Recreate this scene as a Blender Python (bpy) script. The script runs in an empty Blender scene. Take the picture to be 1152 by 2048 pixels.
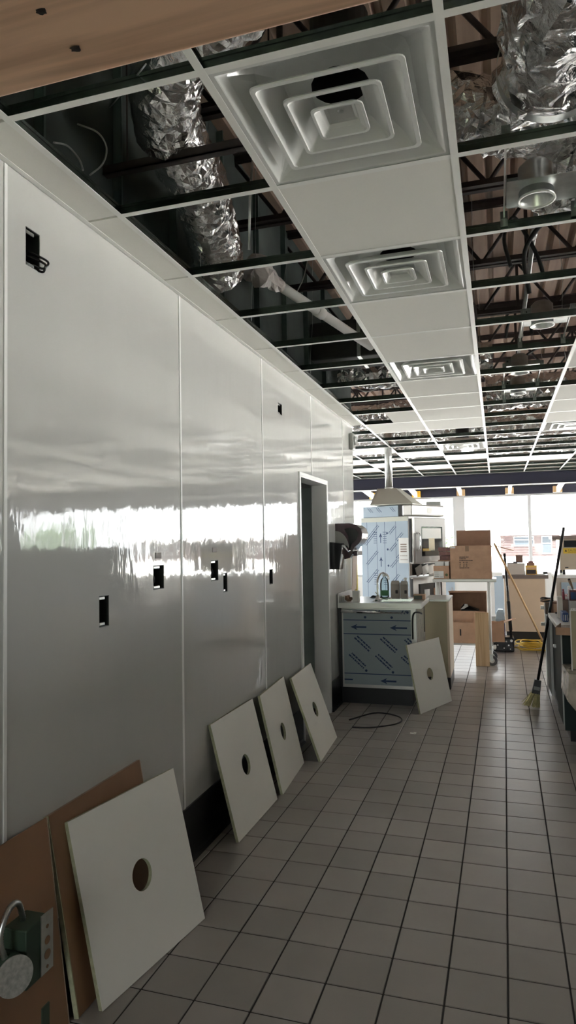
import bpy, bmesh, math, random
from mathutils import Vector, Matrix, noise
random.seed(7)
S = bpy.context.scene
COL = S.collection
# ------------------------------------------------------------------ camera
FPX, HC = 1348.14, 1.53                       # focal length in pixels of the 1152x2048 frame, eye height
CR = Vector((0.9553, 0.2949, -0.0177)); CF = Vector((-0.2947, 0.9545, 0.0449)).normalized()
CR = (CR - CR.dot(CF)*CF).normalized(); CU = CR.cross(CF)
CO = Vector((0, 0, HC))
cam = bpy.data.cameras.new('camera'); cam_o = bpy.data.objects.new('camera', cam); COL.objects.link(cam_o)
cam.sensor_fit = 'VERTICAL'; cam.sensor_height = 36.0; cam.lens = 36.0*FPX/2048.0
cam.clip_start = 0.02; cam.clip_end = 600
M4 = Matrix.Identity(4)
for i in range(3):
    M4[i][0], M4[i][1], M4[i][2], M4[i][3] = CR[i], CU[i], -CF[i], CO[i]
cam_o.matrix_world = M4
S.camera = cam_o
# ------------------------------------------------------------------ world, exposure
w = bpy.data.worlds.new('World'); S.world = w; w.use_nodes = True
wn = w.node_tree; wn.nodes.clear()
bg = wn.nodes.new('ShaderNodeBackground'); bg.inputs[0].default_value = (0.98, 0.985, 1.0, 1); bg.inputs[1].default_value = 4.0
wn.links.new(bg.outputs[0], wn.nodes.new('ShaderNodeOutputWorld').inputs[0])
S.view_settings.view_transform = 'Standard'; S.view_settings.look = 'None'
S.view_settings.gamma = 1.0; S.view_settings.use_curve_mapping = False
S.view_settings.exposure = 1.36
sl = bpy.data.lights.new('sun', 'SUN'); sl.energy = 30.0; sl.angle = math.radians(1.0); sl.color = (1.0, 0.965, 0.93)
sun_o = bpy.data.objects.new('sun', sl); COL.objects.link(sun_o); sun_o.location = (0, -20, 40)
sun_o.rotation_euler = Vector((0.0, 0.33, -0.94)).to_track_quat('-Z', 'Y').to_euler()
S.cycles.max_bounces = 10; S.cycles.diffuse_bounces = 6; S.cycles.glossy_bounces = 5
S.cycles.transparent_max_bounces = 12; S.cycles.sample_clamp_indirect = 12.0
S.cycles.use_denoising = True
def portal(name, loc, rot, sx, sy):           # sampling guides in the window openings, they emit nothing of their own
    l = bpy.data.lights.new(name, 'AREA'); l.shape = 'RECTANGLE'; l.size = sx; l.size_y = sy
    l.cycles.is_portal = True
    o = bpy.data.objects.new(name, l); COL.objects.link(o); o.location = loc; o.rotation_euler = rot
portal('window_portal', (2.0, 15.06, 1.62), (math.radians(-90), 0, 0), 14.4, 1.8)
portal('window_portal', (9.06, 8.4, 1.4), (0, math.radians(90), 0), 2.6, 12.8)
portal('window_portal', (-0.45, -3.06, 1.3), (math.radians(90), 0, 0), 1.7, 2.6)
portal('window_portal', (-6.06, 11.2, 1.5), (0, math.radians(-90), 0), 2.4, 7.2)

# ------------------------------------------------------------------ pixel helpers (direction from a pixel, distance from a real plane)
def ray(x, y): return CR*((x-576)/FPX) - CU*((y-1024)/FPX) + CF
def PY(x, y, Y): d = ray(x, y); return CO + d*(Y/d.y)
def PX(x, y, X): d = ray(x, y); return CO + d*(X/d.x)
def PZ(x, y, Z): d = ray(x, y); return CO + d*((Z-HC)/d.z)

# ------------------------------------------------------------------ materials
MATS = {}
def nd(t, k, **kw):
    n = t.nodes.new(k)
    for a, b in kw.items(): setattr(n, a, b)
    return n
def mat(name, col, rough=0.5, metal=0.0, var=0.0, vscale=6.0, bump=0.0, bscale=60.0, stretch=(1,1,1), spec=0.5, ior=1.5, coat=0.0, col2=None, detail=4.0, bdist=0.01, rvar=0.0):
    if name in MATS: return MATS[name]
    m = bpy.data.materials.new(name); m.use_nodes = True; t = m.node_tree
    b = t.nodes['Principled BSDF']
    b.inputs['Base Color'].default_value = (*col, 1); b.inputs['Roughness'].default_value = rough
    b.inputs['Metallic'].default_value = metal; b.inputs['IOR'].default_value = ior
    b.inputs['Specular IOR Level'].default_value = spec; b.inputs['Coat Weight'].default_value = coat
    if var or bump or rvar:
        tc = nd(t, 'ShaderNodeTexCoord'); mp = nd(t, 'ShaderNodeMapping'); mp.inputs['Scale'].default_value = stretch
        t.links.new(tc.outputs['Object'], mp.inputs['Vector'])
    if var or rvar:
        nz = nd(t, 'ShaderNodeTexNoise'); nz.inputs['Scale'].default_value = vscale; nz.inputs['Detail'].default_value = detail
        t.links.new(mp.outputs[0], nz.inputs['Vector'])
    if var:
        rp = nd(t, 'ShaderNodeValToRGB')
        c2 = col2 or tuple(c*(1-var) for c in col); c1 = col if col2 else tuple(min(1, c*(1+var*0.5)) for c in col)
        rp.color_ramp.elements[0].color = (*c2, 1); rp.color_ramp.elements[1].color = (*c1, 1)
        rp.color_ramp.elements[0].position = 0.3; rp.color_ramp.elements[1].position = 0.7
        t.links.new(nz.outputs['Fac'], rp.inputs['Fac']); t.links.new(rp.outputs['Color'], b.inputs['Base Color'])
    if rvar:
        mr = nd(t, 'ShaderNodeMapRange'); mr.inputs['To Min'].default_value = rough-rvar; mr.inputs['To Max'].default_value = rough+rvar
        mr.inputs['From Min'].default_value = 0.3; mr.inputs['From Max'].default_value = 0.7
        t.links.new(nz.outputs['Fac'], mr.inputs['Value']); t.links.new(mr.outputs[0], b.inputs['Roughness'])
    if bump:
        n2 = nd(t, 'ShaderNodeTexNoise'); n2.inputs['Scale'].default_value = bscale; n2.inputs['Detail'].default_value = 3
        t.links.new(mp.outputs[0], n2.inputs['Vector'])
        bp = nd(t, 'ShaderNodeBump'); bp.inputs['Strength'].default_value = bump; bp.inputs['Distance'].default_value = bdist
        t.links.new(n2.outputs['Fac'], bp.inputs['Height']); t.links.new(bp.outputs[0], b.inputs['Normal'])
    MATS[name] = m
    return m
def glass_mat(name, tint, refl=0.08, rough=0.02):
    m = bpy.data.materials.new(name); m.use_nodes = True; t = m.node_tree; t.nodes.clear()
    tr = nd(t, 'ShaderNodeBsdfTransparent'); tr.inputs[0].default_value = (*tint, 1)
    gl = nd(t, 'ShaderNodeBsdfGlossy'); gl.inputs['Roughness'].default_value = rough
    mx = nd(t, 'ShaderNodeMixShader'); fr = nd(t, 'ShaderNodeFresnel'); fr.inputs[0].default_value = 1.45
    t.links.new(fr.outputs[0], mx.inputs[0]); t.links.new(tr.outputs[0], mx.inputs[1]); t.links.new(gl.outputs[0], mx.inputs[2])
    t.links.new(mx.outputs[0], nd(t, 'ShaderNodeOutputMaterial').inputs[0])
    MATS[name] = m; return m
def wood_mat(name, c1, c2, scale=1.0, axis='X', knots=False, rough=0.6):
    m = bpy.data.materials.new(name); m.use_nodes = True; t = m.node_tree; b = t.nodes['Principled BSDF']
    tc = nd(t, 'ShaderNodeTexCoord'); mp = nd(t, 'ShaderNodeMapping')
    st = {'X': (0.35, 9, 9), 'Y': (9, 0.35, 9), 'Z': (9, 9, 0.35)}[axis]
    mp.inputs['Scale'].default_value = tuple(s*scale for s in st)
    t.links.new(tc.outputs['Object'], mp.inputs['Vector'])
    nz = nd(t, 'ShaderNodeTexNoise'); nz.inputs['Scale'].default_value = 2.2; nz.inputs['Detail'].default_value = 5; nz.inputs['Distortion'].default_value = 0.6
    t.links.new(mp.outputs[0], nz.inputs['Vector'])
    rp = nd(t, 'ShaderNodeValToRGB'); rp.color_ramp.elements[0].color = (*c2, 1); rp.color_ramp.elements[1].color = (*c1, 1)
    rp.color_ramp.elements[0].position = 0.40; rp.color_ramp.elements[1].position = 0.56
    t.links.new(nz.outputs['Fac'], rp.inputs['Fac']); t.links.new(rp.outputs[0], b.inputs['Base Color'])
    b.inputs['Roughness'].default_value = rough
    MATS[name] = m; return m

frp = mat('white_frp', (0.52, 0.52, 0.505), 0.05, bump=0.30, bscale=5.0, stretch=(1, 2.0, 0.8), spec=0.5, ior=1.8, bdist=0.006, var=0.03, vscale=1.5)
drywall_green = mat('green_board', (0.075, 0.095, 0.09), 0.8, var=0.2)
black_base = mat('black_cove', (0.012, 0.012, 0.014), 0.35)
white_trim = mat('white_vinyl', (0.78, 0.78, 0.77), 0.35)
tee_white = mat('tee_white', (0.84, 0.84, 0.81), 0.4)
galv = mat('galvanised_steel', (0.30, 0.33, 0.32), 0.28, 1.0, var=0.25, vscale=25)
tee_web = mat('tee_web_steel', (0.085, 0.105, 0.095), 0.25, 0.9, var=0.3, vscale=30)  # dark green reflections put into the base colour of the galvanised webs
galv_lt = mat('galvanised_bright', (0.62, 0.64, 0.63), 0.33, 1.0, var=0.2, vscale=18)
ctile = mat('ceiling_board_white', (0.80, 0.79, 0.745), 0.85, bump=0.05, bscale=300)
ctile_edge = mat('ceiling_board_core', (0.42, 0.42, 0.28), 0.9, var=0.2, vscale=60)
enamel = mat('diffuser_enamel', (0.76, 0.77, 0.755), 0.16, spec=0.7)
black = mat('matt_black', (0.01, 0.01, 0.011), 0.5)
black_gloss = mat('gloss_black', (0.012, 0.012, 0.014), 0.18)
joist_m = mat('joist_primer', (0.035, 0.022, 0.022), 0.55, var=0.3, vscale=20)
deck_m = mat('rusty_deck', (0.52, 0.38, 0.30), 0.6, var=1.0, vscale=5, stretch=(3, 0.25, 1), col2=(0.36, 0.25, 0.195), detail=6)
navy = mat('navy_steel', (0.022, 0.022, 0.045), 0.5)
white_paint = mat('white_paint', (0.80, 0.79, 0.77), 0.6)
grey_frame = mat('aluminium_frame', (0.60, 0.60, 0.61), 0.4, 0.3)
steel = mat('stainless', (0.56, 0.55, 0.53), 0.32, 0.9)
steel_dk = mat('stainless_dark', (0.40, 0.40, 0.39), 0.3, 1.0)
chrome = mat('chrome', (0.75, 0.75, 0.75), 0.08, 1.0)
film_blue = mat('blue_film', (0.42, 0.51, 0.60), 0.25, 0.1, var=0.06, vscale=2)
film_grey = mat('grey_film', (0.30, 0.35, 0.38), 0.3, 0.0, var=0.06, vscale=2)
ink = mat('blue_ink', (0.010, 0.035, 0.11), 0.5)
ink_blk = mat('black_ink', (0.02, 0.02, 0.025), 0.6)
card = mat('cardboard', (0.56, 0.355, 0.24), 0.8, var=0.12, vscale=12)
card_lt = mat('cardboard_light', (0.64, 0.41, 0.28), 0.8, var=0.1, vscale=12)
card_dk = mat('cardboard_dark', (0.26, 0.145, 0.10), 0.85)
card_red = mat('red_brown_card', (0.26, 0.14, 0.14), 0.7, var=0.25, vscale=30)
paper = mat('white_paper', (0.80, 0.80, 0.78), 0.7)
tan_lam = mat('tan_laminate', (0.58, 0.45, 0.33), 0.5, var=0.05)
olive_lam = mat('olive_laminate', (0.44, 0.385, 0.265), 0.5, var=0.05)
green_lam = mat('dark_green_laminate', (0.020, 0.032, 0.032), 0.55, spec=0.25)
hardboard = mat('brown_hardboard', (0.28, 0.155, 0.085), 0.35, var=0.18, vscale=3)
yellow_p = mat('yellow_plastic', (0.72, 0.48, 0.05), 0.4)
orange_y = mat('yellow_wood', (0.85, 0.50, 0.04), 0.6)
purple_pl = mat('smoky_plastic', (0.075, 0.045, 0.055), 0.12, coat=0.4)
grey_pl = mat('grey_plastic', (0.30, 0.30, 0.28), 0.4)
white_pl = mat('white_plastic', (0.78, 0.78, 0.76), 0.35)
red_pl = mat('maroon_plastic', (0.22, 0.01, 0.03), 0.35)
pink_pl = mat('pink_print', (0.72, 0.40, 0.45), 0.5)
blue_pl = mat('blue_print', (0.02, 0.06, 0.22), 0.4)
straw = mat('broom_straw', (0.62, 0.56, 0.28), 0.8, var=0.3, vscale=40)
rubber = mat('grey_rubber', (0.10, 0.10, 0.11), 0.5)
tan_pl = mat('tan_metal', (0.50, 0.42, 0.33), 0.4)
concrete = mat('concrete_ground', (0.60, 0.585, 0.56), 0.85, var=0.15, vscale=0.3)
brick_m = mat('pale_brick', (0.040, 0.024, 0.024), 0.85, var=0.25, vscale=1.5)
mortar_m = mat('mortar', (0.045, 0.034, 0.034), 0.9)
grass_m = mat('grass', (0.14, 0.16, 0.10), 0.9, var=0.4, vscale=4)
leaf_m = mat('foliage_green', (0.05, 0.095, 0.03), 0.7, var=0.5, vscale=3)
hdr_wood = wood_mat('header_pine', (0.90, 0.57, 0.40), (0.58, 0.34, 0.23), 1.0, 'X')
plank_wood = wood_mat('plank_pine', (0.62, 0.44, 0.26), (0.50, 0.33, 0.18), 1.6, 'Z')
pole_wood = mat('pole_wood', (0.66, 0.43, 0.22), 0.45, var=0.15, vscale=4)
pane_m = glass_mat('window_glass', (0.97, 0.985, 0.98))
dark_pane = mat('dark_oven_glass', (0.02, 0.022, 0.025), 0.08, spec=0.6)
clear_pl = glass_mat('clear_plastic', (0.80, 0.86, 0.86), rough=0.05)
# crumpled aluminium foil
def foil_mat():
    m = bpy.data.materials.new('aluminium_foil'); m.use_nodes = True; t = m.node_tree; b = t.nodes['Principled BSDF']
    b.inputs['Base Color'].default_value = (0.84, 0.83, 0.83, 1); b.inputs['Metallic'].default_value = 1; b.inputs['Roughness'].default_value = 0.09
    tc = nd(t, 'ShaderNodeTexCoord'); v = nd(t, 'ShaderNodeTexVoronoi'); v.inputs['Scale'].default_value = 18
    nz = nd(t, 'ShaderNodeTexNoise'); nz.inputs['Scale'].default_value = 9; nz.inputs['Detail'].default_value = 6; nz.inputs['Distortion'].default_value = 1.5
    mixv = nd(t, 'ShaderNodeVectorMath', operation='MULTIPLY_ADD'); mixv.inputs[1].default_value = (0.12, 0.12, 0.12); t.links.new(nz.outputs['Color'], mixv.inputs[0]); t.links.new(tc.outputs['Object'], mixv.inputs[2])
    t.links.new(tc.outputs['Object'], nz.inputs['Vector']); t.links.new(mixv.outputs[0], v.inputs['Vector'])
    bp = nd(t, 'ShaderNodeBump'); bp.inputs['Strength'].default_value = 0.6; bp.inputs['Distance'].default_value = 0.012
    t.links.new(v.outputs['Distance'], bp.inputs['Height']); t.links.new(bp.outputs[0], b.inputs['Normal'])
    return m
foil = foil_mat(); MATS['foil'] = foil
# floor tile: warm grey porcelain, random tone for every tile
def tile_mat():
    m = bpy.data.materials.new('porcelain_tile'); m.use_nodes = True; t = m.node_tree; b = t.nodes['Principled BSDF']
    oi = nd(t, 'ShaderNodeObjectInfo'); gm = nd(t, 'ShaderNodeNewGeometry')
    nz = nd(t, 'ShaderNodeTexNoise'); nz.inputs['Scale'].default_value = 2.2; nz.inputs['Detail'].default_value = 5; nz.inputs['Roughness'].default_value = 0.55
    t.links.new(gm.outputs['Position'], nz.inputs['Vector'])
    rp = nd(t, 'ShaderNodeValToRGB'); rp.color_ramp.elements[0].color = (0.285, 0.257, 0.237, 1); rp.color_ramp.elements[1].color = (0.335, 0.303, 0.28, 1)
    rp.color_ramp.elements[0].position = 0.3; rp.color_ramp.elements[1].position = 0.72
    t.links.new(nz.outputs['Fac'], rp.inputs['Fac'])
    hs = nd(t, 'ShaderNodeHueSaturation'); mr = nd(t, 'ShaderNodeMapRange'); mr.inputs['To Min'].default_value = 0.88; mr.inputs['To Max'].default_value = 1.1
    t.links.new(oi.outputs['Random'], mr.inputs['Value']); t.links.new(mr.outputs[0], hs.inputs['Value']); t.links.new(rp.outputs[0], hs.inputs['Color'])
    t.links.new(hs.outputs[0], b.inputs['Base Color'])
    r2 = nd(t, 'ShaderNodeMapRange'); r2.inputs['To Min'].default_value = 0.31; r2.inputs['To Max'].default_value = 0.37
    t.links.new(nz.outputs['Fac'], r2.inputs['Value']); t.links.new(r2.outputs[0], b.inputs['Roughness'])
    bp = nd(t, 'ShaderNodeBump'); bp.inputs['Strength'].default_value = 0.08; bp.inputs['Distance'].default_value = 0.004
    n2 = nd(t, 'ShaderNodeTexNoise'); n2.inputs['Scale'].default_value = 25; t.links.new(gm.outputs['Position'], n2.inputs['Vector'])
    t.links.new(n2.outputs['Fac'], bp.inputs['Height']); t.links.new(bp.outputs[0], b.inputs['Normal'])
    return m
tile_m = tile_mat()
grout_m = mat('dark_grout', (0.035, 0.030, 0.028), 0.9)

# ------------------------------------------------------------------ mesh helpers
class MB:
    def __init__(s): s.v = []; s.f = []; s.m = []; s.sm = []
    def add(s, vs, fs, mi=0, smooth=False):
        o = len(s.v); s.v += [tuple(v) for v in vs]
        for f in fs: s.f.append([o+i for i in f]); s.m.append(mi); s.sm.append(smooth)
        return s
    def box(s, x0, x1, y0, y1, z0, z1, mi=0, mx=None):
        vs = [Vector(p) for p in ((x0,y0,z0),(x1,y0,z0),(x1,y1,z0),(x0,y1,z0),(x0,y0,z1),(x1,y0,z1),(x1,y1,z1),(x0,y1,z1))]
        if mx is not None: vs = [mx @ v for v in vs]
        return s.add(vs, [(3,2,1,0),(4,5,6,7),(0,1,5,4),(1,2,6,5),(2,3,7,6),(3,0,4,7)], mi)
    def bevbox(s, x0, x1, y0, y1, z0, z1, r=0.01, mi=0, seg=2, mx=None):
        bm = bmesh.new()
        m = Matrix.Translation(((x0+x1)/2, (y0+y1)/2, (z0+z1)/2)) @ Matrix.Diagonal((x1-x0, y1-y0, z1-z0, 1))
        bmesh.ops.create_cube(bm, size=1, matrix=m)
        bmesh.ops.bevel(bm, geom=bm.edges[:], offset=r, segments=seg, affect='EDGES', profile=0.5)
        bm.verts.index_update()
        vs = [v.co.copy() for v in bm.verts]
        if mx is not None: vs = [mx @ v for v in vs]
        s.add(vs, [[v.index for v in f.verts] for f in bm.faces], mi, False); bm.free(); return s
    def cyl(s, p0, p1, r0, r1=None, n=14, mi=0, caps=True, smooth=True):
        p0 = Vector(p0); p1 = Vector(p1); r1 = r0 if r1 is None else r1
        q = (p1-p0).to_track_quat('Z', 'Y'); ring = []
        for p, r in ((p0, r0), (p1, r1)):
            for i in range(n):
                a = 2*math.pi*i/n; ring.append(p + q @ Vector((r*math.cos(a), r*math.sin(a), 0)))
        s.add(ring, [(i, (i+1) % n, n+(i+1) % n, n+i) for i in range(n)], mi, smooth)
        if caps: s.add(ring, [list(range(n))[::-1], [n+i for i in range(n)]], mi, False)
        return s
    def tube(s, path, r, n=8, mi=0, caps=True, closed=False):
        path = [Vector(p) for p in path]; k = len(path); rings = []
        for i, p in enumerate(path):
            a = path[(i-1) % k] if (closed or i > 0) else path[i]; b = path[(i+1) % k] if (closed or i < k-1) else path[i]
            d = (b-a).normalized(); q = d.to_track_quat('Z', 'Y' if abs(d.y) < 0.95 else 'X')
            rr = r[i] if isinstance(r, (list, tuple)) else r
            rings.append((p, d, rr))
        up = None; vs = []
        for p, d, rr in rings:
            if up is None: up = d.orthogonal().normalized()
            up = (up - up.dot(d)*d).normalized(); sd = d.cross(up)
            for j in range(n):
                a = 2*math.pi*j/n; vs.append(p + up*(rr*math.cos(a)) + sd*(rr*math.sin(a)))
        fs = []
        for i in range(k if closed else k-1):
            for j in range(n):
                fs.append((i*n+j, i*n+(j+1) % n, ((i+1) % k)*n+(j+1) % n, ((i+1) % k)*n+j))
        s.add(vs, fs, mi, True)
        if caps and not closed: s.add(vs, [list(range(n))[::-1], [(k-1)*n+j for j in range(n)]], mi, False)
        return s
    def prism(s, poly, axis, a, b, mi=0):      # polygon in the other two axes, extruded from a to b along axis
        def pt(u, v, t): return {'X': (t, u, v), 'Y': (u, t, v), 'Z': (u, v, t)}[axis]
        n = len(poly); vs = [pt(u, v, a) for u, v in poly] + [pt(u, v, b) for u, v in poly]
        return s.add(vs, [list(range(n))[::-1], list(range(n, 2*n))] + [(i, (i+1) % n, n+(i+1) % n, n+i) for i in range(n)], mi)
    def loft(s, rings, mi=0, smooth=False, cap0=False, cap1=False):
        n = len(rings[0]); vs = [p for r in rings for p in r]; fs = []
        for i in range(len(rings)-1):
            for j in range(n): fs.append((i*n+j, i*n+(j+1) % n, (i+1)*n+(j+1) % n, (i+1)*n+j))
        s.add(vs, fs, mi, smooth)
        if cap0: s.add(vs, [list(range(n))[::-1]], mi)
        if cap1: s.add(vs, [[(len(rings)-1)*n+j for j in range(n)]], mi)
        return s
    def lathe(s, prof, c=(0,0,0), n=20, mi=0, smooth=True):
        rings = [[(c[0]+r*math.cos(2*math.pi*j/n), c[1]+r*math.sin(2*math.pi*j/n), c[2]+z) for j in range(n)] for r, z in prof]
        return s.loft(rings, mi, smooth)
    def mesh(s, name, mats):
        me = bpy.data.meshes.new(name); me.from_pydata(s.v, [], s.f)
        for m in (mats if isinstance(mats, (list, tuple)) else [mats]): me.materials.append(m)
        me.polygons.foreach_set('material_index', s.m); me.polygons.foreach_set('use_smooth', s.sm)
        bm = bmesh.new(); bm.from_mesh(me); bmesh.ops.remove_doubles(bm, verts=bm.verts, dist=1e-6); bmesh.ops.recalc_face_normals(bm, faces=bm.faces); bm.to_mesh(me); bm.free()
        me.update(); return me
def obj(name, mb, mats, parent=None, loc=None, rot=None):
    me = mb if isinstance(mb, bpy.types.Mesh) else mb.mesh(name, mats)
    o = bpy.data.objects.new(name, me); COL.objects.link(o)
    if parent is not None: o.parent = parent
    if loc is not None: o.location = loc
    if rot is not None: o.rotation_euler = rot
    return o
def tag(o, label, cat, group=None):
    o['label'] = label; o['category'] = cat
    if group: o['group'] = group
    return o
def struct(name, mb, mats, label=None, parent=None):
    o = obj(name, mb, mats, parent); o['kind'] = 'structure'
    if label: o['label'] = label; o['category'] = name.split('_')[0]
    return o
def thing(name, label, cat, loc=(0,0,0), rz=0.0, group=None, rot=None):
    o = bpy.data.objects.new(name, None); COL.objects.link(o); o.location = loc
    o.empty_display_size = 0.05
    o.rotation_euler = rot if rot is not None else (0, 0, rz)
    return tag(o, label, cat, group)
def B(x0, x1, y0, y1, z0, z1, r=0): return MB().bevbox(x0, x1, y0, y1, z0, z1, r) if r else MB().box(x0, x1, y0, y1, z0, z1)
def cutbox(axis_plane, u0, u1, v0, v1, t0, t1, holes, mi=0):
    """slab in the YZ plane (x from t0 to t1) with rectangular holes, built of blocks"""
    mb = MB()
    us = sorted({u0, u1, *[min(max(h[i], u0), u1) for h in holes for i in (0, 1)]})
    vs = sorted({v0, v1, *[min(max(h[i], v0), v1) for h in holes for i in (2, 3)]})
    for i in range(len(us)-1):
        for j in range(len(vs)-1):
            cu, cv = (us[i]+us[i+1])/2, (vs[j]+vs[j+1])/2
            if any(h[0] < cu < h[1] and h[2] < cv < h[3] for h in holes): continue
            if axis_plane == 'X': mb.box(t0, t1, us[i], us[i+1], vs[j], vs[j+1], mi)
            else: mb.box(us[i], us[i+1], t0, t1, vs[j], vs[j+1], mi)
    return mb
def text_mb(mb, s, size, origin, right, up, mi=0, lift=0.0008):
    """flat lettering laid on a surface: one outline mesh from the built-in font"""
    cu = bpy.data.curves.new('lettering', 'FONT'); cu.body = s; cu.size = size
    o = bpy.data.objects.new('lettering', cu); COL.objects.link(o)
    dg = bpy.context.evaluated_depsgraph_get(); me = o.evaluated_get(dg).to_mesh()
    r = Vector(right).normalized(); u = Vector(up).normalized(); n = r.cross(u); og = Vector(origin)
    vs = [og + r*v.co.x + u*v.co.y + n*lift for v in me.vertices]
    mb.add(vs, [list(p.vertices) for p in me.polygons], mi)
    o.evaluated_get(dg).to_mesh_clear(); bpy.data.objects.remove(o); bpy.data.curves.remove(cu)
    return mb
def dash_text(mb, origin, right, up, length, h, mi=0, lift=0.001, rng=random):
    """a line of print too small to read"""
    r = Vector(right).normalized(); u = Vector(up).normalized(); n = r.cross(u).normalized(); og = Vector(origin) + n*lift; x = 0
    while x < length:
        wd = min(h*rng.uniform(0.5, 2.2), length-x)
        a = og + r*x; mb.add([a, a+r*wd, a+r*wd+u*h, a+u*h], [(0,1,2,3)], mi); x += wd + h*rng.uniform(0.25, 0.5)
    return mb
# =================================================================== the setting
WX, CZ, DECK = -1.4704, 2.7615, 3.92
G, GX0, GY0 = 0.6096, -1.3122, 1.575            # ceiling grid pitch and the line L0 / row 0
# ---- floor: grout bed, tiles
fl = struct('floor', B(-6, 9.2, -3.2, 15.2, -0.12, -0.003), grout_m)
TW, TD, TA = 0.201, 0.206, -0.00996
fx, fy = -0.0343, 3.3561
ca, sa = math.cos(TA), math.sin(TA)
tb = MB(); g2 = 0.0032
tb.bevbox(-TW/2+g2, TW/2-g2, -TD/2+g2, TD/2-g2, -0.008, 0.0, 0.0016, seg=1)
tile_me = tb.mesh('tile', tile_m)
cells = []
for i in range(-32, 46):
    for j in range(-33, 59):
        u = fx + (i+0.5)*TW; v = fy + (j-0.5)*TD
        x, y = u*ca - v*sa, u*sa + v*ca
        if not (-5.9 < x < 9.0 and -3.0 < y < 15.0): continue
        if x < WX-0.05 and y < 7.1: continue
        d = Vector((x, y, 0)) - CO; dep = d.dot(CF)
        px = 576+FPX*d.dot(CR)/dep if dep > 0.1 else -9e9; py = 1024-FPX*d.dot(CU)/dep if dep > 0.1 else -9e9
        vis = -40 < px < 1190 and 1200 < py < 2110 and x < 0.62 and x > WX-0.1 and not (y > 6.4 and x < -0.5 and y < 7.3)
        cells.append((0 if vis else 1, y, x))
cells.sort()
far = MB()
for k, (hid, y, x) in enumerate(cells):
    if k < 300 and not hid:
        obj('tile', tile_me, None, fl, (x, y, 0), (0, 0, TA))
    else:
        M = Matrix.Translation((x, y, 0)) @ Matrix.Rotation(TA, 4, 'Z')
        far.box(-TW/2+g2, TW/2-g2, -TD/2+g2, TD/2-g2, -0.006, 0.0, 0, M)
fo = obj('tile_field', far, tile_m, fl); fo['kind'] = 'stuff'
# ---- left wall with its openings
BOX = [  # y0,y1,z0,z1 of the cut-outs in the left wall
 (1.852, 1.925, 2.470, 2.600), (2.276, 2.346, 1.215, 1.335), (2.706, 2.808, 1.328, 1.437), (3.342, 3.444, 1.328, 1.440),
 (3.512, 3.572, 1.256, 1.364), (4.312, 4.386, 1.248, 1.350), (4.562, 4.658, 2.455, 2.535)]
DOOR = (5.065, 5.935, -0.01, 2.06)
BASEZ = 0.26
wl = struct('wall_left', cutbox('X', -3.0, 7.178, 0.0, DECK, -1.60, WX-0.004, BOX+[DOOR]), drywall_green)
seams = [-0.70, 0.520, 1.754, 2.992, 4.212, 5.457, 6.675, 7.178]
for a, b in zip(seams, seams[1:]):
    obj('wall_panel', cutbox('X', a+0.0015, b-0.0015, BASEZ, CZ, WX-0.004, WX, BOX+[DOOR]), frp, wl)
obj('end_cap', B(-1.604, WX+0.001, 7.178, 7.183, 0, CZ), frp, wl)
for s in seams[1:-1]:
    z0 = 2.10 if DOOR[0] < s < DOOR[1] else BASEZ
    mb = MB().bevbox(WX-0.002, WX+0.004, s-0.0075, s+0.0075, z0, CZ-0.001, 0.0018)
    obj('seam_strip', mb, white_trim, wl)
bb = MB()
for a, b in ((-3.0, DOOR[0]-0.03), (DOOR[1]+0.03, 7.178)):
    bb.prism([(WX-0.002, 0), (WX+0.030, 0), (WX+0.014, 0.012), (WX+0.010, 0.03), (WX+0.010, BASEZ), (WX-0.002, BASEZ)], 'Y', a, b)
struct('baseboard_left', bb, black_base)
# ---- door in the left wall
dr = bpy.data.objects.new('door_1', None); COL.objects.link(dr); dr['kind'] = 'structure'
mb = MB()
y0, y1, z1 = DOOR[0], DOOR[1], DOOR[3]
mb.box(-1.60, WX+0.012, y0, y0+0.018, 0, z1).box(-1.60, WX+0.012, y1-0.018, y1, 0, z1).box(-1.60, WX+0.012, y0+0.018, y1-0.018, z1-0.018, z1)
mb.box(WX-0.002, WX+0.014, y0-0.022, y0, BASEZ*0, z1+0.022).box(WX-0.002, WX+0.014, y1, y1+0.022, 0, z1+0.022).box(WX-0.002, WX+0.014, y0, y1, z1, z1+0.022)
obj('door_frame', mb, white_trim, dr)
grey_door = mat('grey_door', (0.42, 0.41, 0.44), 0.4); sage = mat('sage_panel', (0.45, 0.52, 0.48), 0.25, var=0.1)
obj('door_leaf', B(-2.56, -1.94, 6.02, 6.06, 0.01, 2.03), grey_door, dr)
obj('door_stile', B(-1.94, -1.84, 6.00, 6.06, 0.01, 2.03), mat('pale_stile', (0.75, 0.78, 0.78), 0.4), dr)
obj('door_lite', B(-1.84, -1.605, 6.02, 6.05, 0.01, 2.03), sage, dr)
cl = MB().box(-3.0, -2.95, 4.0, 6.3, 0, CZ).box(-2.95, -1.60, 6.25, 6.30, 0, CZ).box(-2.95, -1.60, 4.0, 4.05, 0, CZ).box(-3.0, -1.6, 4.0, 6.3, 2.5, 2.55)
struct('wall_closet', cl, mat('closet_wall', (0.8, 0.8, 0.8), 0.7))
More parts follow.
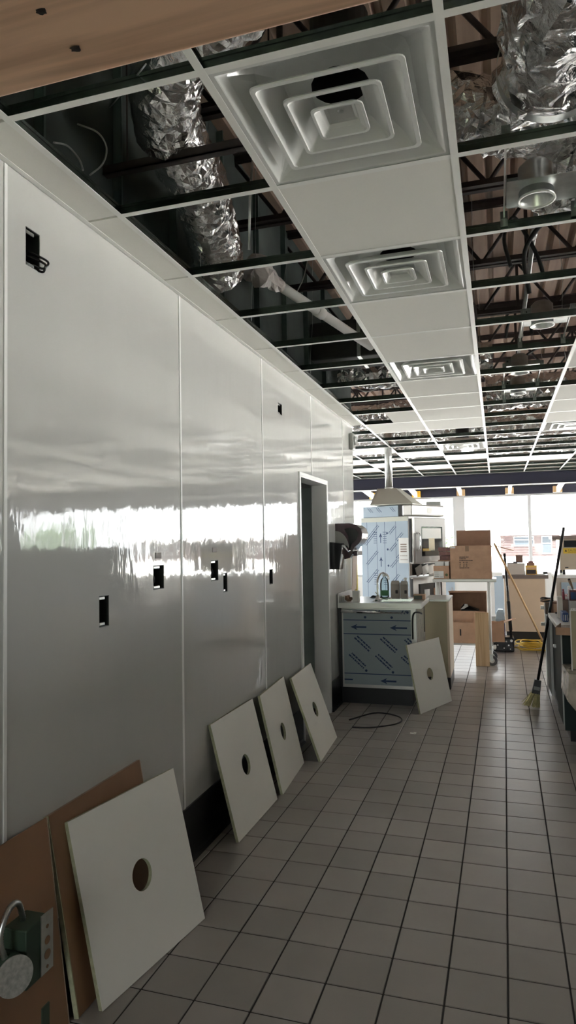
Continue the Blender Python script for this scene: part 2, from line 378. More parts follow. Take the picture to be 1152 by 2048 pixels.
# ---- roof deck (corrugated, ribs along the room) and outer walls
prof = []
x = -6.0
while x < 9.2:
    prof += [(x, DECK), (x+0.10, DECK), (x+0.115, DECK+0.04), (x+0.14, DECK+0.04)]; x += 0.155
dk = MB(); n = len(prof)
dk.add([(a, -3.2, b) for a, b in prof] + [(a, 15.2, b) for a, b in prof], [(i, i+1, n+i+1, n+i) for i in range(n-1)])
dk.box(-6.1, 9.3, -3.3, 15.3, DECK+0.045, DECK+0.12)
struct('ceiling', dk, deck_m)
MUL = [-4.86, -3.48, -2.10, -0.71, 0.67, 2.05, 3.43, 4.81, 6.19, 7.57, 8.95]
SILL, HEAD = 0.72, 2.46
wb = MB().box(-6, 9.2, 15.0, 15.2, 0, SILL).box(-6, -4.9, 15.0, 15.2, SILL, HEAD).box(-6, 9.2, 15.02, 15.2, HEAD+0.16, DECK)
struct('wall_back', wb, white_paint)
struct('trim_1', B(-6, 9.2, 14.96, 15.02, HEAD, HEAD+0.17), navy)
struct('trim_2', B(-6, 9.2, 13.42, 14.96, 2.64, 2.66), white_paint)
for k in range(len(MUL)-1):
    a, b = MUL[k], MUL[k+1]
    wd = bpy.data.objects.new('window_%d' % (k+1), None); COL.objects.link(wd); wd['kind'] = 'structure'
    mb = MB(); h = 0.065 if k == 3 else 0.035; hb = 0.18 if k == 2 else 0.03
    mb.box(a-0.001+0.0, a+h, 15.0, 15.09, SILL, HEAD).box(b-hb, b, 15.0, 15.09, SILL, HEAD).box(a+h, b-hb, 15.0, 15.09, SILL, SILL+0.05).box(a+h, b-hb, 15.0, 15.09, HEAD-0.04, HEAD)
    obj('window_frame', mb, grey_frame, wd)
    obj('window_pane', B(a+h, b-hb, 15.045, 15.051, SILL+0.05, HEAD-0.04), pane_m, wd)
# right wall of glazing, unseen but mirrored in the glossy wall; near panes added for fill
RS, RH = 0.12, 2.66
wr = MB().box(9.0, 9.2, -3.2, 15.0, 0, RS).box(9.0, 9.2, -3.2, 15.0, RH, DECK).box(9.0, 9.2, -3.2, 2.0, RS, RH)
struct('wall_right', wr, white_paint)
for k in range(8):
    a = 2.0 + k*1.6; b = a+1.6
    wd = bpy.data.objects.new('window_%d' % (k+20), None); COL.objects.link(wd); wd['kind'] = 'structure'
    mb = MB().box(9.0, 9.09, a, a+0.05, RS, RH).box(9.0, 9.09, b-0.05, b, RS, RH).box(9.0, 9.09, a+0.05, b-0.05, RS, RS+0.05).box(9.0, 9.09, a+0.05, b-0.05, RH-0.05, RH)
    obj('window_frame', mb, grey_frame, wd)
    obj('window_pane', B(9.045, 9.051, a+0.05, b-0.05, RS+0.05, RH-0.05), pane_m, wd)
# rear wall behind the camera, glazed door opening
struct('wall_rear', cutbox('Y', -1.6, 9.0, 0, DECK, -3.2, -3.0, [(-1.3, 0.4, 0, 2.6)]), white_paint)
wd = bpy.data.objects.new('door_2', None); COL.objects.link(wd); wd['kind'] = 'structure'
mb = MB().box(-1.3, -1.25, -3.1, -3.0, 0, 2.6).box(0.35, 0.40, -3.1, -3.0, 0, 2.6).box(-1.25, 0.35, -3.1, -3.0, 2.54, 2.6)
obj('door_frame', mb, grey_frame, wd); obj('door_pane', B(-1.25, 0.35, -3.055, -3.049, 0.0, 2.54), pane_m, wd)
for k in range(4):  # unseen side windows, added to brighten the far end of the room
    a = 7.6 + k*1.8; b = a+1.8
    wd = bpy.data.objects.new('window_%d' % (k+40), None); COL.objects.link(wd); wd['kind'] = 'structure'
    mb = MB().box(-6.09, -6.0, a, a+0.05, RS, RH).box(-6.09, -6.0, b-0.05, b, RS, RH).box(-6.09, -6.0, a+0.05, b-0.05, RS, RS+0.05).box(-6.09, -6.0, a+0.05, b-0.05, RH-0.05, RH)
    obj('window_frame', mb, grey_frame, wd)
    obj('window_pane', B(-6.051, -6.045, a+0.05, b-0.05, RS+0.05, RH-0.05), pane_m, wd)
struct('wall_far_left', cutbox('X', 7.18, 15.2, 0, DECK, -6.1, -6.0, [(7.6, 14.8, RS, RH)]).box(-6.0, -1.6, 7.06, 7.178, 0, DECK), white_paint)
# partition over the opening the picture is taken through: its wooden header shows at the top
HZ, HY0, HY1 = 2.10, 0.36, 0.690
struct('wall_front', B(1.15, 9.0, HY0, HY1, 0, DECK), white_paint)
hd = thing('door_header', 'wide pine header board with two dark knots, overhead in the near left corner', 'header board', (0, 0, HZ))
obj('board', MB().bevbox(-1.465, 1.149, HY0, HY1, 0, 0.038, 0.004), hdr_wood, hd)
for px, py in ((82, 22), (151, 96)):
    p = PZ(px, py, HZ)
    mb = MB(); ring = []
    for a in range(14):
        r = 0.0052*random.uniform(0.75, 1.2); ring.append((p.x+1.3*r*math.cos(a*math.tau/14), p.y+r*math.sin(a*math.tau/14), -0.0006))
    mb.add(ring + [(p.x, p.y, -0.0012)], [(i, (i+1) % 14, 14) for i in range(14)])
    obj('knot', mb, mat('knot_dark', (0.022, 0.014, 0.010), 0.6), hd)
struct('wall_shade_blocker', B(1.9, 2.02, 0.69, 8.2, 0, 1.50), green_lam)  # unseen half-height blocker, added to shade the lower left wall and floor
# ---- dark beam in front of the windows with rafters behind it
bm_ = thing('steel_beam', 'long navy steel beam running across above the far windows', 'beam', (0, 13.3, 2.53))
obj('web', B(-6, 9, -0.006, 0.006, 0.01, 0.22), navy, bm_); obj('flange', B(-6, 9, -0.06, 0.06, 0.0, 0.01), white_paint, bm_); obj('flange', B(-6, 9, -0.06, 0.06, 0.22, 0.23), navy, bm_)  # lower flange coloured white to stand in for its lit underside
names = {739: 'leftmost', 824: 'second from left', 913: 'third from left', 1010: 'fourth from left', 1106: 'rightmost'}
for px, nm in names.items():
    p = PY(px+9, 990, 14.9)
    t = thing('rafter_stub', 'white rafter stub with coloured end block under the navy beam, ' + nm, 'rafter', (p.x, 13.38, 2.46), 0, 'rafter stubs under the beam')
    obj('arm', MB().prism([(0.0, 0.10), (1.40, 0.0), (1.40, 0.11), (0.0, 0.16)], 'X', -0.03, 0.03), white_paint, t)
    obj('end_block', B(-0.085, 0.085, 1.40, 1.56, 0.0, 0.13), orange_y if px < 900 else pole_wood, t)

# =================================================================== suspended ceiling
grid = thing('ceiling_grid', 'white metal ceiling grid with most boards still missing', 'ceiling grid', (0, 0, CZ))
def tee_mb(L, axis, web=True):
    mb = MB()
    def bx(a0, a1, z0, z1, mi):
        if axis == 'Y': mb.box(a0, a1, 0, L, z0, z1, mi)
        else: mb.box(0, L, a0, a1, z0, z1, mi)
    bx(-0.012, 0.012, 0.0, 0.0012, 0); bx(-0.0011, 0.0011, 0.0012, 0.034, 1); bx(-0.0035, 0.0035, 0.030, 0.040, 1)
    return mb
ROWS = list(range(-2, 20))
COLS = list(range(-5, 7))
def lx(c): return GX0 + c*G
def ry(r): return GY0 + r*G
for c in COLS:
    if lx(c) < WX: mb = tee_mb(ry(19)-7.2, 'Y'); o = obj('main_tee', mb, [tee_white, tee_web], grid, (lx(c), 7.2, 0))
    else: mb = tee_mb(ry(19)-0.70, 'Y'); o = obj('main_tee', mb, [tee_white, tee_web], grid, (lx(c), 0.70, 0))
ct_me = tee_mb(G-0.003, 'X').mesh('cross_tee', [tee_white, tee_web])
ctw_me = tee_mb(lx(0)-WX-0.004, 'X').mesh('cross_tee_short', [tee_white, tee_web])
for r in range(-1, 20):
    for c in COLS[:-1]:
        if lx(c) < WX - 0.01 and ry(r) < 7.2: continue
        obj('cross_tee', ct_me, None, grid, (lx(c)+0.0015, ry(r), 0.0002))
# wall angle
obj('wall_angle', MB().box(WX+0.0005, WX+0.022, 0.70, 7.18, 0.0, 0.0012).box(WX+0.0005, WX+0.0018, 0.70, 7.18, 0.0, 0.022), tee_white, grid)
# boards in place
def board_mb(w, d, t=0.015): return MB().bevbox(0.006, w-0.006, 0.006, d-0.006, 0.0016, t, 0.001, seg=1)
bd_me = board_mb(G, G).mesh('ceiling_board', ctile)
bs_me = board_mb(lx(0)-WX, G).mesh('ceiling_board', ctile)
for r in range(-1, 9):
    obj('ceiling_board', bs_me, None, grid, (WX, ry(r), 0)) if ry(r+1) < 7.2 else None
BOARDS = {1: [1, 3, 4, 6, 7, 8, 9, 14], 0: [9, 13, 16], 2: [15], 3: [4, 5, 7, 8, 9, 15], -1: [12, 15], -2: [14, 16], -3: [15], 4: [3, 6, 9, 12], 5: [2, 5, 9, 14]}
for c, rs in BOARDS.items():
    for r in rs: obj('ceiling_board', bd_me, None, grid, (lx(c), ry(r), 0))
obj('ceiling_board', board_mb(0.30, G).mesh('ceiling_board', ctile), None, grid, (lx(0)+0.305, ry(8), 0.001))
# rest of the ceiling to the right, beyond the picture
mb = MB()
for c in range(6, 17):
    for r in range(-1, 19):
        mb.box(lx(c)-0.012, lx(c)+0.012, ry(r), ry(r+1), 0, 0.03, 0); mb.box(lx(c), lx(c+1), ry(r)-0.012, ry(r)+0.012, 0, 0.0012, 0)
        if c % 3 != 1 and random.random() < 0.85: mb.box(lx(c)+0.006, lx(c+1)-0.006, ry(r)+0.006, ry(r+1)-0.006, 0.0016, 0.015, 1)
o = obj('board_field', mb, [tee_white, ctile], grid); o['kind'] = 'stuff'
# hanger wires
TEE = {0: 'the tee by the wall strip', 1: 'the tee left of the diffusers', 2: 'the tee right of the diffusers', 3: 'the far right tee'}; wc = {}
for k, (x, y) in enumerate([(lx(1)-0.002, 2.62), (lx(1)-0.002, 3.2), (lx(0), 2.9), (lx(0), 3.6), (lx(0), 4.9), (lx(2), 4.4), (lx(2), 6.2), (lx(3), 5.2), (lx(3), 7.4), (lx(1), 8.6), (lx(2), 9.4), (lx(0), 8.0)]):
    ti = round((x-GX0)/G); wc[ti] = wc.get(ti, 0)+1; od = ['nearest', 'second', 'third', 'fourth', 'fifth'][wc[ti]-1]
    pts = [(x+random.uniform(-.012, .012)*(i % 2), y+random.uniform(-.01, .01)+0.02*i, 0.03+i*(DECK-CZ-0.05)/8) for i in range(9)]
    tag(obj('hanger_wire', MB().tube([(p[0]-x, p[1]-y, p[2]) for p in pts], 0.0016, 5), galv_lt, None, (x, y, CZ)), 'thin steel hanger wire rising from %s, %s to the camera' % (TEE[ti], od), 'wire', 'hanger wires of the ceiling grid')
# ---- square cone air diffusers
def rsq(h, z, r, n=5, bulge=0.0):
    pts = []
    for cx, cy, a0 in ((1, 1, 0), (-1, 1, 90), (-1, -1, 180), (1, -1, 270)):
        for i in range(n):
            a = math.radians(a0 + 90*i/(n-1)); pts.append((cx*(h-r)+r*math.cos(a), cy*(h-r)+r*math.sin(a), z))
    return pts
def diffuser_meshes():
    d = {}
    mb = MB(); mb.loft([rsq(.299, .0035, .003), rsq(.280, .0025, .004), rsq(.277, .004, .006), rsq(.258, .020, .02), rsq(.238, .045, .05), rsq(.215, .075, .09), rsq(.180, .090, .12), rsq(.120, .098, .11), rsq(.085, .100, .084)], smooth=False)
    d['back_pan'] = mb.mesh('back_pan', enamel)
    def louv(ho, hi, zl, zt, lip):
        m = MB(); m.loft([rsq(ho-.012, zl+.016, .02), rsq(ho, zl+.004, .02), rsq(ho-.001, zl, .02), rsq(ho-lip, zl, .016), rsq(ho-lip-.003, zl+.003, .012), rsq(ho-lip-.016, zl+.014, .005), rsq(hi+.008, zt-.004, .003), rsq(hi, zt, .003)]); return m
    d['louver'] = louv(.212, .128, -.004, .052, .014).mesh('louver', enamel)
    d['louver_mid'] = louv(.139, .070, -.006, .044, .011).mesh('louver', enamel)
    m = louv(.076, .036, -.008, .022, .009); m.loft([rsq(.036, .022, .003), rsq(.010, .0225, .009)], cap1=True); d['louver_core'] = m.mesh('louver', enamel)
    d['screw'] = MB().lathe([(0.0001, .0205), (.006, .0203), (.009, .0215), (.0095, .0225)], n=14).mesh('screw', galv_lt)
    d['neck'] = MB().lathe([(.086, .101), (.086, .30), (.0001, .302)], n=24).mesh('neck', black)
    return d
DM = diffuser_meshes()
def diffuser(c, r, label, tilt=0.0):
    t = thing('air_diffuser', label, 'air diffuser', (lx(c)+G/2, ry(r)+G/2, CZ), 0, 'square ceiling diffusers')
    for k, me in DM.items(): obj({'louver_mid': 'louver', 'louver_core': 'louver'}.get(k, k), me, None, t)
    return t
diffuser(1, 0, 'white square cone air diffuser nearest the camera, largest in view')
diffuser(1, 2, 'white square cone air diffuser, second along the row of boards')
diffuser(1, 5, 'white square cone air diffuser, third and farthest in the row of boards')
diffuser(3, 10, 'white square cone air diffuser far off at the right edge')
diffuser(1, 12, 'small far white air diffuser in line with the row of boards')
# =================================================================== above the ceiling grid
JY = [0.9, 2.72, 3.80, 4.90, 6.0, 7.1, 8.2, 9.3, 10.4, 11.5, 12.6]
ZB = 3.46
jm_ch = {}
def angle_chord(z, flip): # pair of angles
    s = 1 if not flip else -1
    return MB().box(-6, 9, -0.045, -0.012, z, z+0.006*s).box(-6, 9, 0.012, 0.045, z, z+0.006*s).box(-6, 9, -0.016, -0.011, z, z+0.045*s).box(-6, 9, 0.011, 0.016, z, z+0.045*s)
bot_me = angle_chord(0.0, False).mesh('bottom_chord', joist_m); top_me = angle_chord(DECK-ZB-0.002, True).mesh('top_chord', joist_m)
wm = MB(); pts = []
x = -6.0; k = 0
while x < 9: pts.append((x, 0, 0.02 if k % 2 == 0 else DECK-ZB-0.03)); x += 0.30; k += 1
for a, b in zip(pts, pts[1:]): wm.cyl(a, b, 0.013, n=6, caps=False)
web_me = wm.mesh('web_rod', joist_m)
ver_me = MB().box(-0.012, 0.012, -0.008, 0.008, 0.02, DECK-ZB-0.03).mesh('web_vertical', joist_m)
ORD = ['nearest', 'second', 'third', 'fourth', 'fifth', 'sixth', 'seventh', 'eighth', 'ninth', 'tenth', 'farthest']
for jk, y in enumerate(JY):
    t = thing('roof_joist', 'dark open-web steel roof joist above the ceiling grid, %s from the camera' % ORD[jk], 'joist', (0.07*math.sin(y*5), y, ZB), 0, 'open-web joists under the deck')
    obj('bottom_chord', bot_me, None, t); obj('top_chord', top_me, None, t); obj('web_rod', web_me, None, t); [obj('web_vertical', ver_me, None, t, (pts[i][0], 0, 0)) for i in range(1, len(pts), 2) if -3.2 < pts[i][0] < 2.2]
def crom(path, n):
    p = [Vector(a) for a in path]; p = [p[0]*2-p[1]] + p + [p[-1]*2-p[-2]]; out = []
    for i in range(1, len(p)-2):
        for k in range(n):
            t = k/n; a, b, c, d = p[i-1], p[i], p[i+1], p[i+2]
            out.append(0.5*((2*b)+(c-a)*t+(2*a-5*b+4*c-d)*t*t+(3*b-a-3*c+d)*t**3))
    out.append(p[-2]); return out
def duct(label, path, r, amp=0.02, ribs=0.0, seed=0, per=None, nseg=30, name='foil_duct', parts=()):
    base = Vector(path[0]); pp = [Vector(a)-base for a in path]
    L = sum((b-a).length for a, b in zip(pp, pp[1:])); per = per or max(6, int(L*(42 if ribs else 26)/(len(pp)-1))); rj = random.Random(seed)
    pth = crom(pp, per); mb = MB(); rings = []; up = None; s = 0; prev = None
    for i, p in enumerate(pth):
        d = ((pth[min(i+1, len(pth)-1)] - pth[max(i-1, 0)])).normalized()
        if up is None: up = d.orthogonal().normalized()
        up = (up-up.dot(d)*d).normalized(); sd = d.cross(up)
        if prev is not None: s += (p-prev).length
        prev = p; ring = []
        for j in range(nseg):
            a = math.tau*(j+rj.uniform(-.33, .33))/nseg; nv = up*math.cos(a)+sd*math.sin(a); q = p+nv*r
            c = noise.ridged_multi_fractal((q+base)*6.5+Vector((seed, seed*2, 0)), 0.9, 2.1, 4, 1.0, 2.0)
            f = amp*(c-1.0) + amp*1.2*noise.noise((q+base)*2.3+Vector((seed, 0, 0)))
            if ribs: f += ribs*abs(math.sin(s*math.pi/0.05))
            ring.append(q+nv*(f+rj.uniform(-1, 1)*amp*0.45)+d*rj.uniform(-1, 1)*0.008)
        rings.append(ring)
    n = nseg; vs = [p for r_ in rings for p in r_]; fs = []
    for i in range(len(rings)-1):
        for j in range(n):
            a, b, c, e = i*n+j, i*n+(j+1) % n, (i+1)*n+(j+1) % n, (i+1)*n+j
            fs += [(a, b, c), (a, c, e)] if rj.random() < 0.5 else [(a, b, e), (b, c, e)]
    fs += [tuple(range(n))[::-1], tuple((len(rings)-1)*n+j for j in range(n))]
    mb.add(vs, fs)
    t = thing(name, label, 'duct', base)
    obj('foil_wrap', mb, foil, t)
    for nm, i0, rr, wdt, m in parts:
        p = pth[i0]; d = (pth[i0+1]-pth[i0]).normalized()
        obj(nm, MB().cyl(p-d*wdt/2, p+d*wdt/2, rr, n=32, caps=False), m, t)
    return t
duct('large crumpled silver foil duct hanging over the near right bays', [(0.36, 1.05, 3.22), (0.26, 1.75, 3.16), (0.24, 2.35, 3.16), (0.22, 2.85, 3.28), (0.20, 3.12, 3.52)], 0.165, 0.030, seed=3, parts=[('metal_band', 30, 0.190, 0.055, galv_lt)])
duct('silver foil duct elbow running left above the first recessed light', [(0.42, 3.02, 3.25), (0.20, 2.98, 3.30), (-0.06, 2.86, 3.30), (-0.42, 2.72, 3.34), (-0.9, 2.6, 3.40)], 0.135, 0.022, 0.006, seed=5)
duct('slack silver foil sleeve sagging right of the first recessed light', [(0.95, 2.75, 3.30), (0.62, 2.86, 3.08), (0.42, 2.98, 3.02), (0.24, 3.16, 3.12)], 0.125, 0.026, seed=9)
duct('ribbed silver flexible duct curving down to the left wall', [(-0.72, 1.92, 3.26), (-1.00, 2.02, 3.20), (-1.16, 2.28, 3.16), (-1.20, 2.62, 3.10), (-1.27, 2.96, 3.04), (-1.33, 3.20, 2.93)], 0.118, 0.010, 0.011, seed=12)
duct('silver foil duct strip overhead just past the wooden header', [(-1.3, 1.34, 3.12), (-0.7, 1.36, 3.06), (-0.1, 1.30, 3.08), (0.3, 1.28, 3.15)], 0.12, 0.02, 0.006, seed=14)
duct('crumpled foil duct crossing left bay just beyond the black beam', [(-1.42, 6.42, 3.22), (-0.95, 6.45, 3.17), (-0.45, 6.45, 3.17), (0.0, 6.5, 3.2)], 0.155, 0.024, seed=17)
duct('long foil duct crossing the far bays above the oven', [(-4.0, 9.75, 3.16), (-2.6, 9.7, 3.12), (-1.2, 9.75, 3.12), (0.3, 9.8, 3.12), (2.0, 9.8, 3.14)], 0.19, 0.026, seed=21)
duct('foil duct with wide folds over bays right of centre', [(-0.06, 7.55, 3.08), (0.5, 7.55, 3.10), (1.1, 7.6, 3.08), (1.9, 7.65, 3.12)], 0.17, 0.028, seed=23)
duct('farthest foil duct crossing before the navy beam', [(-4.0, 11.3, 3.10), (-2.2, 11.2, 3.04), (-0.5, 11.25, 3.06), (1.2, 11.2, 3.05), (2.4, 11.2, 3.08)], 0.17, 0.024, seed=27)
duct('bright foil duct beyond the end of the white wall', [(-2.6, 7.55, 3.02), (-1.9, 7.9, 3.0), (-1.3, 8.15, 3.05), (-0.75, 8.3, 3.1)], 0.15, 0.024, seed=31)
duct('foil duct running back along the far right bays', [(0.95, 8.48, 3.12), (0.9, 8.75, 3.08), (0.92, 9.1, 3.08), (0.9, 9.45, 3.1)], 0.15, 0.024, seed=33)
duct('foil branch duct between the far centre bays', [(-0.45, 10.12, 3.04), (-0.40, 10.4, 3.02), (-0.4, 10.95, 3.04)], 0.13, 0.024, seed=35)
# black insulated box duct over the left bays
t = thing('box_duct', 'matt black insulated box duct crossing the left bays', 'duct', (-1.46, 5.45, 3.06))
obj('duct_body', MB().bevbox(0, 1.36, 0, 0.40, 0, 0.32, 0.015), mat('black_insulation', (0.022, 0.020, 0.020), 0.6, var=0.3, vscale=10), t)
obj('hanger_strap', MB().box(0.4, 0.43, -0.004, 0.404, -0.004, 0.002).box(0.4, 0.43, -0.004, 0.0, 0, 0.8), galv_lt, t)
obj('hanger_strap', MB().box(1.1, 1.13, -0.004, 0.404, -0.004, 0.002).box(1.1, 1.13, -0.004, 0.0, 0, 0.8), galv_lt, t)
# black support bar under the left flexible duct
t = thing('duct_support', 'thin black bar carrying the ribbed flexible duct at left', 'support bar', (-1.46, 2.30, 3.01))
obj('bar', MB().box(0, 0.76, 0, 0.035, 0, 0.006).box(0, 0.76, 0, 0.005, 0, 0.035), joist_m, t)
obj('hanger_rod', MB().cyl((0.10, 0.02, 0.0), (0.10, 0.02, DECK-3.01), 0.004, n=6), joist_m, t); obj('hanger_rod', MB().cyl((0.7, 0.02, 0.0), (0.7, 0.02, DECK-3.01), 0.004, n=6), joist_m, t)
# white plastic pipe and galvanised conduit
a, b = PZ(532, 553, 3.14), PZ(742, 693, 3.02)
t = thing('drain_pipe', 'pale plastic pipe slanting through the left bays', 'pipe', a)
d = b-a; dn = d.normalized()
obj('pipe', MB().cyl((0, 0, 0), d, 0.032, n=16), white_paint, t); obj('coupling', MB().cyl(d*0.45-dn*0.04, d*0.45+dn*0.04, 0.039, n=16), white_paint, t)
mb = MB(); rings = []
q = dn.to_track_quat('Z', 'Y')
for i in range(9):
    s_ = -0.16+i*0.04; rr = (0.05, 0.085, 0.095, 0.08, 0.06, 0.055, 0.05, 0.045, 0.036)[i]
    rings.append([dn*s_ + q @ Vector((math.cos(k*math.tau/14)*rr*random.uniform(.75, 1.2), math.sin(k*math.tau/14)*rr*random.uniform(.75, 1.2), 0)) for k in range(14)])
mb.loft(rings, cap0=True, cap1=True); obj('plastic_wrap', mb, mat('bag_plastic', (0.55, 0.50, 0.48), 0.3, bump=0.5, bscale=25), t)
t = thing('conduit', 'straight silver conduit running back above the recessed lights', 'conduit', (0.24, 3.3, 3.26))
obj('pipe', MB().cyl((0.03, 0, 0.1), (0, 6.1, 0), 0.016, n=12), galv_lt, t)
for y in (0.9, 2.9, 4.9): obj('coupling', MB().cyl((0.03-0.03*y/6.5, y, 0.1-0.1*y/6.5), (0.03-0.03*(y+.06)/6.5, y+0.06, 0.1-0.1*(y+.06)/6.5), 0.021, n=12), galv_lt, t)
def cable(name, label, cat, pts, r, m, n=6, dens=8):
    base = Vector(pts[0]); t = MB().tube([p for p in crom([Vector(p)-base for p in pts], dens)], r, n)
    o = obj(name, t, m, None, base); return tag(o, label, cat)
cable('power_cable', 'black cable arching over the second recessed light', 'cable', [(0.22, 4.05, 2.93), (0.20, 3.95, 3.14), (0.33, 3.88, 3.28), (0.55, 3.86, 3.34), (0.85, 3.9, 3.32), (1.3, 3.95, 3.40)], 0.013, black)
cable('power_cable', 'black cable looped upright beside the silver conduit', 'cable', [(0.12, 3.92, 3.05), (0.09, 3.93, 3.22), (0.14, 3.95, 3.34), (0.20, 3.97, 3.26), (0.27, 3.98, 3.10), (0.30, 4.0, 2.98)], 0.011, black)
cable('power_cable', 'black cable sagging right of the third recessed light', 'cable', [(0.26, 5.42, 2.93), (0.36, 5.5, 3.0), (0.50, 5.52, 3.02), (0.75, 5.5, 2.98), (1.1, 5.55, 3.1)], 0.010, black)
cable('power_cable', 'black cable hoop above the third recessed light', 'cable', [(0.10, 4.98, 2.95), (0.13, 4.97, 3.06), (0.19, 4.96, 3.09), (0.26, 4.97, 3.04), (0.28, 4.98, 2.96)], 0.011, black)
p1, p2 = PZ(40, 260, 3.0), PZ(160, 345, 2.9)
cable('data_cable', 'thin grey cable looping above the near left wall strip', 'cable', [PZ(155, 248, 3.08), PZ(195, 265, 3.04), PZ(213, 295, 3.0), PZ(205, 328, 2.95), PZ(180, 350, 2.84)], 0.0035, grey_pl)
cable('data_cable', 'thin grey cable hoop right against the wall strip', 'cable', [PZ(108, 285, 2.86), PZ(135, 292, 2.92), PZ(158, 318, 2.9), PZ(166, 340, 2.82)], 0.0035, grey_pl)
cable('tie_wire', 'grey tie wire slanting across the near left tee', 'wire', [PZ(292, 128, 2.74), PZ(258, 170, 2.86), PZ(220, 215, 3.05)], 0.0022, galv_lt)
cable('data_cable', 'thin white cable drooping in the left bays by the plastic pipe', 'cable', [PZ(575, 515, 3.5), PZ(570, 560, 3.3), PZ(582, 598, 3.15), PZ(605, 560, 3.3), PZ(615, 520, 3.5)], 0.004, grey_pl)
cable('data_cable', 'white cable bowing down under the far left tees', 'cable', [PZ(700, 768, 3.0), PZ(730, 783, 2.88), PZ(758, 776, 2.95)], 0.006, white_pl)
cable('flexible_conduit', 'ridged steel cable dropping by the near diffuser', 'conduit', [PZ(506, 318, 3.5), PZ(503, 350, 3.3), PZ(500, 400, 3.1), PZ(498, 500, 2.9)], 0.006, galv_lt)
# metal studs of the wall, seen above the wall strip
for i, y in enumerate((1.9, 2.4, 2.9, 3.5, 4.1, 4.7, 5.3, 5.9)):
    o = obj('wall_stud', MB().box(WX-0.003, WX+0.035, 0, 0.003, 0, DECK-CZ-0.05).box(WX-0.003, WX-0.001, 0, 0.04, 0, DECK-CZ-0.05).box(WX+0.033, WX+0.035, 0, 0.012, 0, DECK-CZ-0.05), mat('stud_green', (0.13, 0.17, 0.165), 0.45, 0.5), None, (0, y, CZ+0.03))
    tag(o, 'grey-green metal stud above the wall strip, %s from the camera' % ORD[i], 'stud', 'studs above the left wall strip')
# ---- recessed light frames
def can_light(label, cx, cy, r, jb=0.10):
    z = CZ; t = thing('recessed_light', label, 'recessed light', (cx, cy, z+0.002), 0, 'recessed light frames')
    y0, y1 = ry(r)-cy, ry(r+1)-cy
    pl = MB()                                   # mounting plate with a round opening
    n = 28; R = 0.062; rect = []; circ = []
    for i in range(n):
        a = math.tau*i/n; c, s = math.cos(a), math.sin(a); k = 1/max(abs(c)/0.125, abs(s)/0.10)
        rect.append((c*k+0.02, s*k, 0.052)); circ.append((c*R, s*R, 0.052))
    pl.loft([[(x, y, z_+0.002) for x, y, z_ in rect], rect, circ]); pl.box(-0.106, -0.104, -0.10, 0.10, 0.052, 0.085).box(0.144, 0.146, -0.10, 0.10, 0.052, 0.085)
    obj('mounting_plate', pl, galv_lt, t)
    can = MB().lathe([(R, 0.022), (R+0.004, 0.022), (R+0.004, 0.026), (R, 0.03), (R, 0.14), (R-0.02, 0.16), (0.0001, 0.162)], n=28); obj('can', can, galv_lt, t)
    obj('rim', MB().lathe([(R+0.006, 0.020), (R+0.007, 0.016), (R-0.002, 0.016), (R-0.003, 0.022)], n=28), white_pl, t)
    j = obj('junction_box', MB().bevbox(-0.10, -0.02, 0.07, 0.12, 0.056, 0.155, 0.004), galv, t)
    for q in ((-0.085, 0.08), (-0.085, 0.13), (-0.04, 0.08), (-0.04, 0.13)): obj('knockout', MB().cyl((q[0], 0.0695, q[1]), (q[0], 0.066, q[1]), 0.007, n=10), black, j)
    obj('driver_box', MB().bevbox(0.05, 0.15, 0.04, 0.10, 0.056, 0.12, 0.004), galv, t)
    for x in (-0.112, 0.150):
        obj('hanger_bar', MB().box(x-0.003, x+0.003, y0+0.006, y1-0.006, 0.046, 0.062), galv_lt, t)
        for yy in (y0+0.010, y1-0.010): obj('clip', MB().box(x-0.014, x+0.014, yy-0.004, yy+0.004, 0.012, 0.072).box(x-0.014, x+0.014, yy-0.006, yy+0.006, 0.040, 0.046), galv, t)
can_light('recessed light frame nearest the camera, under the foil sleeve', 0.178, 2.615, 1)
can_light('second recessed light frame along the right-hand bays', 0.295, 4.20, 4)
can_light('third recessed light frame, with a small driver box', 0.205, 5.36, 6)
can_light('fourth and farthest recessed light frame in the right-hand bays', 0.215, 6.13, 7)
# =================================================================== things on and against the left wall
def ebox(k, label, wires=0, brackets=True):
    y0, y1, z0, z1 = BOX[k]; w_, h_ = y1-y0, z1-z0
    t = thing('electrical_box', label, 'electrical box', (WX, y0, z0), 0, 'open electrical boxes in the white wall')
    D = 0.06
    obj('box_shell', MB().box(-D, -0.001, 0.0005, 0.003, 0.0005, h_-0.0005).box(-D, -0.001, w_-0.003, w_-0.0005, 0.0005, h_-0.0005).box(-D, -0.001, 0.003, w_-0.003, 0.0005, 0.003).box(-D, -0.001, 0.003, w_-0.003, h_-0.003, h_-0.0005).box(-D-0.002, -D, 0.0005, w_-0.0005, 0.0005, h_-0.0005), mat('box_dark', (0.055, 0.06, 0.058), 0.4, 0.6), t)
    if brackets:
        for z in (0.004, h_-0.016): obj('device_tab', MB().bevbox(-0.012, -0.006, w_*0.15, w_*0.72, z, z+0.012, 0.002, seg=1), galv_lt, t)
    for i in range(wires):
        yy = w_*(0.3+0.2*i)
        obj('wire', MB().tube(crom([(-0.05, yy, h_*0.8), (-0.02, yy-0.015, h_*0.55), (-0.02, yy-0.01, h_*0.3), (-0.05, yy+0.01, h_*0.15)], 6), 0.004, 6), black if i else grey_pl, t)
    return t
e = ebox(0, 'open electrical box high on near wall with black cables looping out', 0)
for i, (a, b) in enumerate(((0.055, 0.030), (0.040, 0.018))):
    obj('wire', MB().tube(crom([(-0.05, 0.02, 0.075-0.02*i), (-0.005, 0.05, a), (0.018, 0.085-0.012*i, a-0.012), (0.022, 0.088-0.014*i, b), (0.012, 0.074, b-0.018), (-0.01, 0.055, b-0.012), (-0.05, 0.03, b)], 7), 0.0042, 7), black_gloss, e)
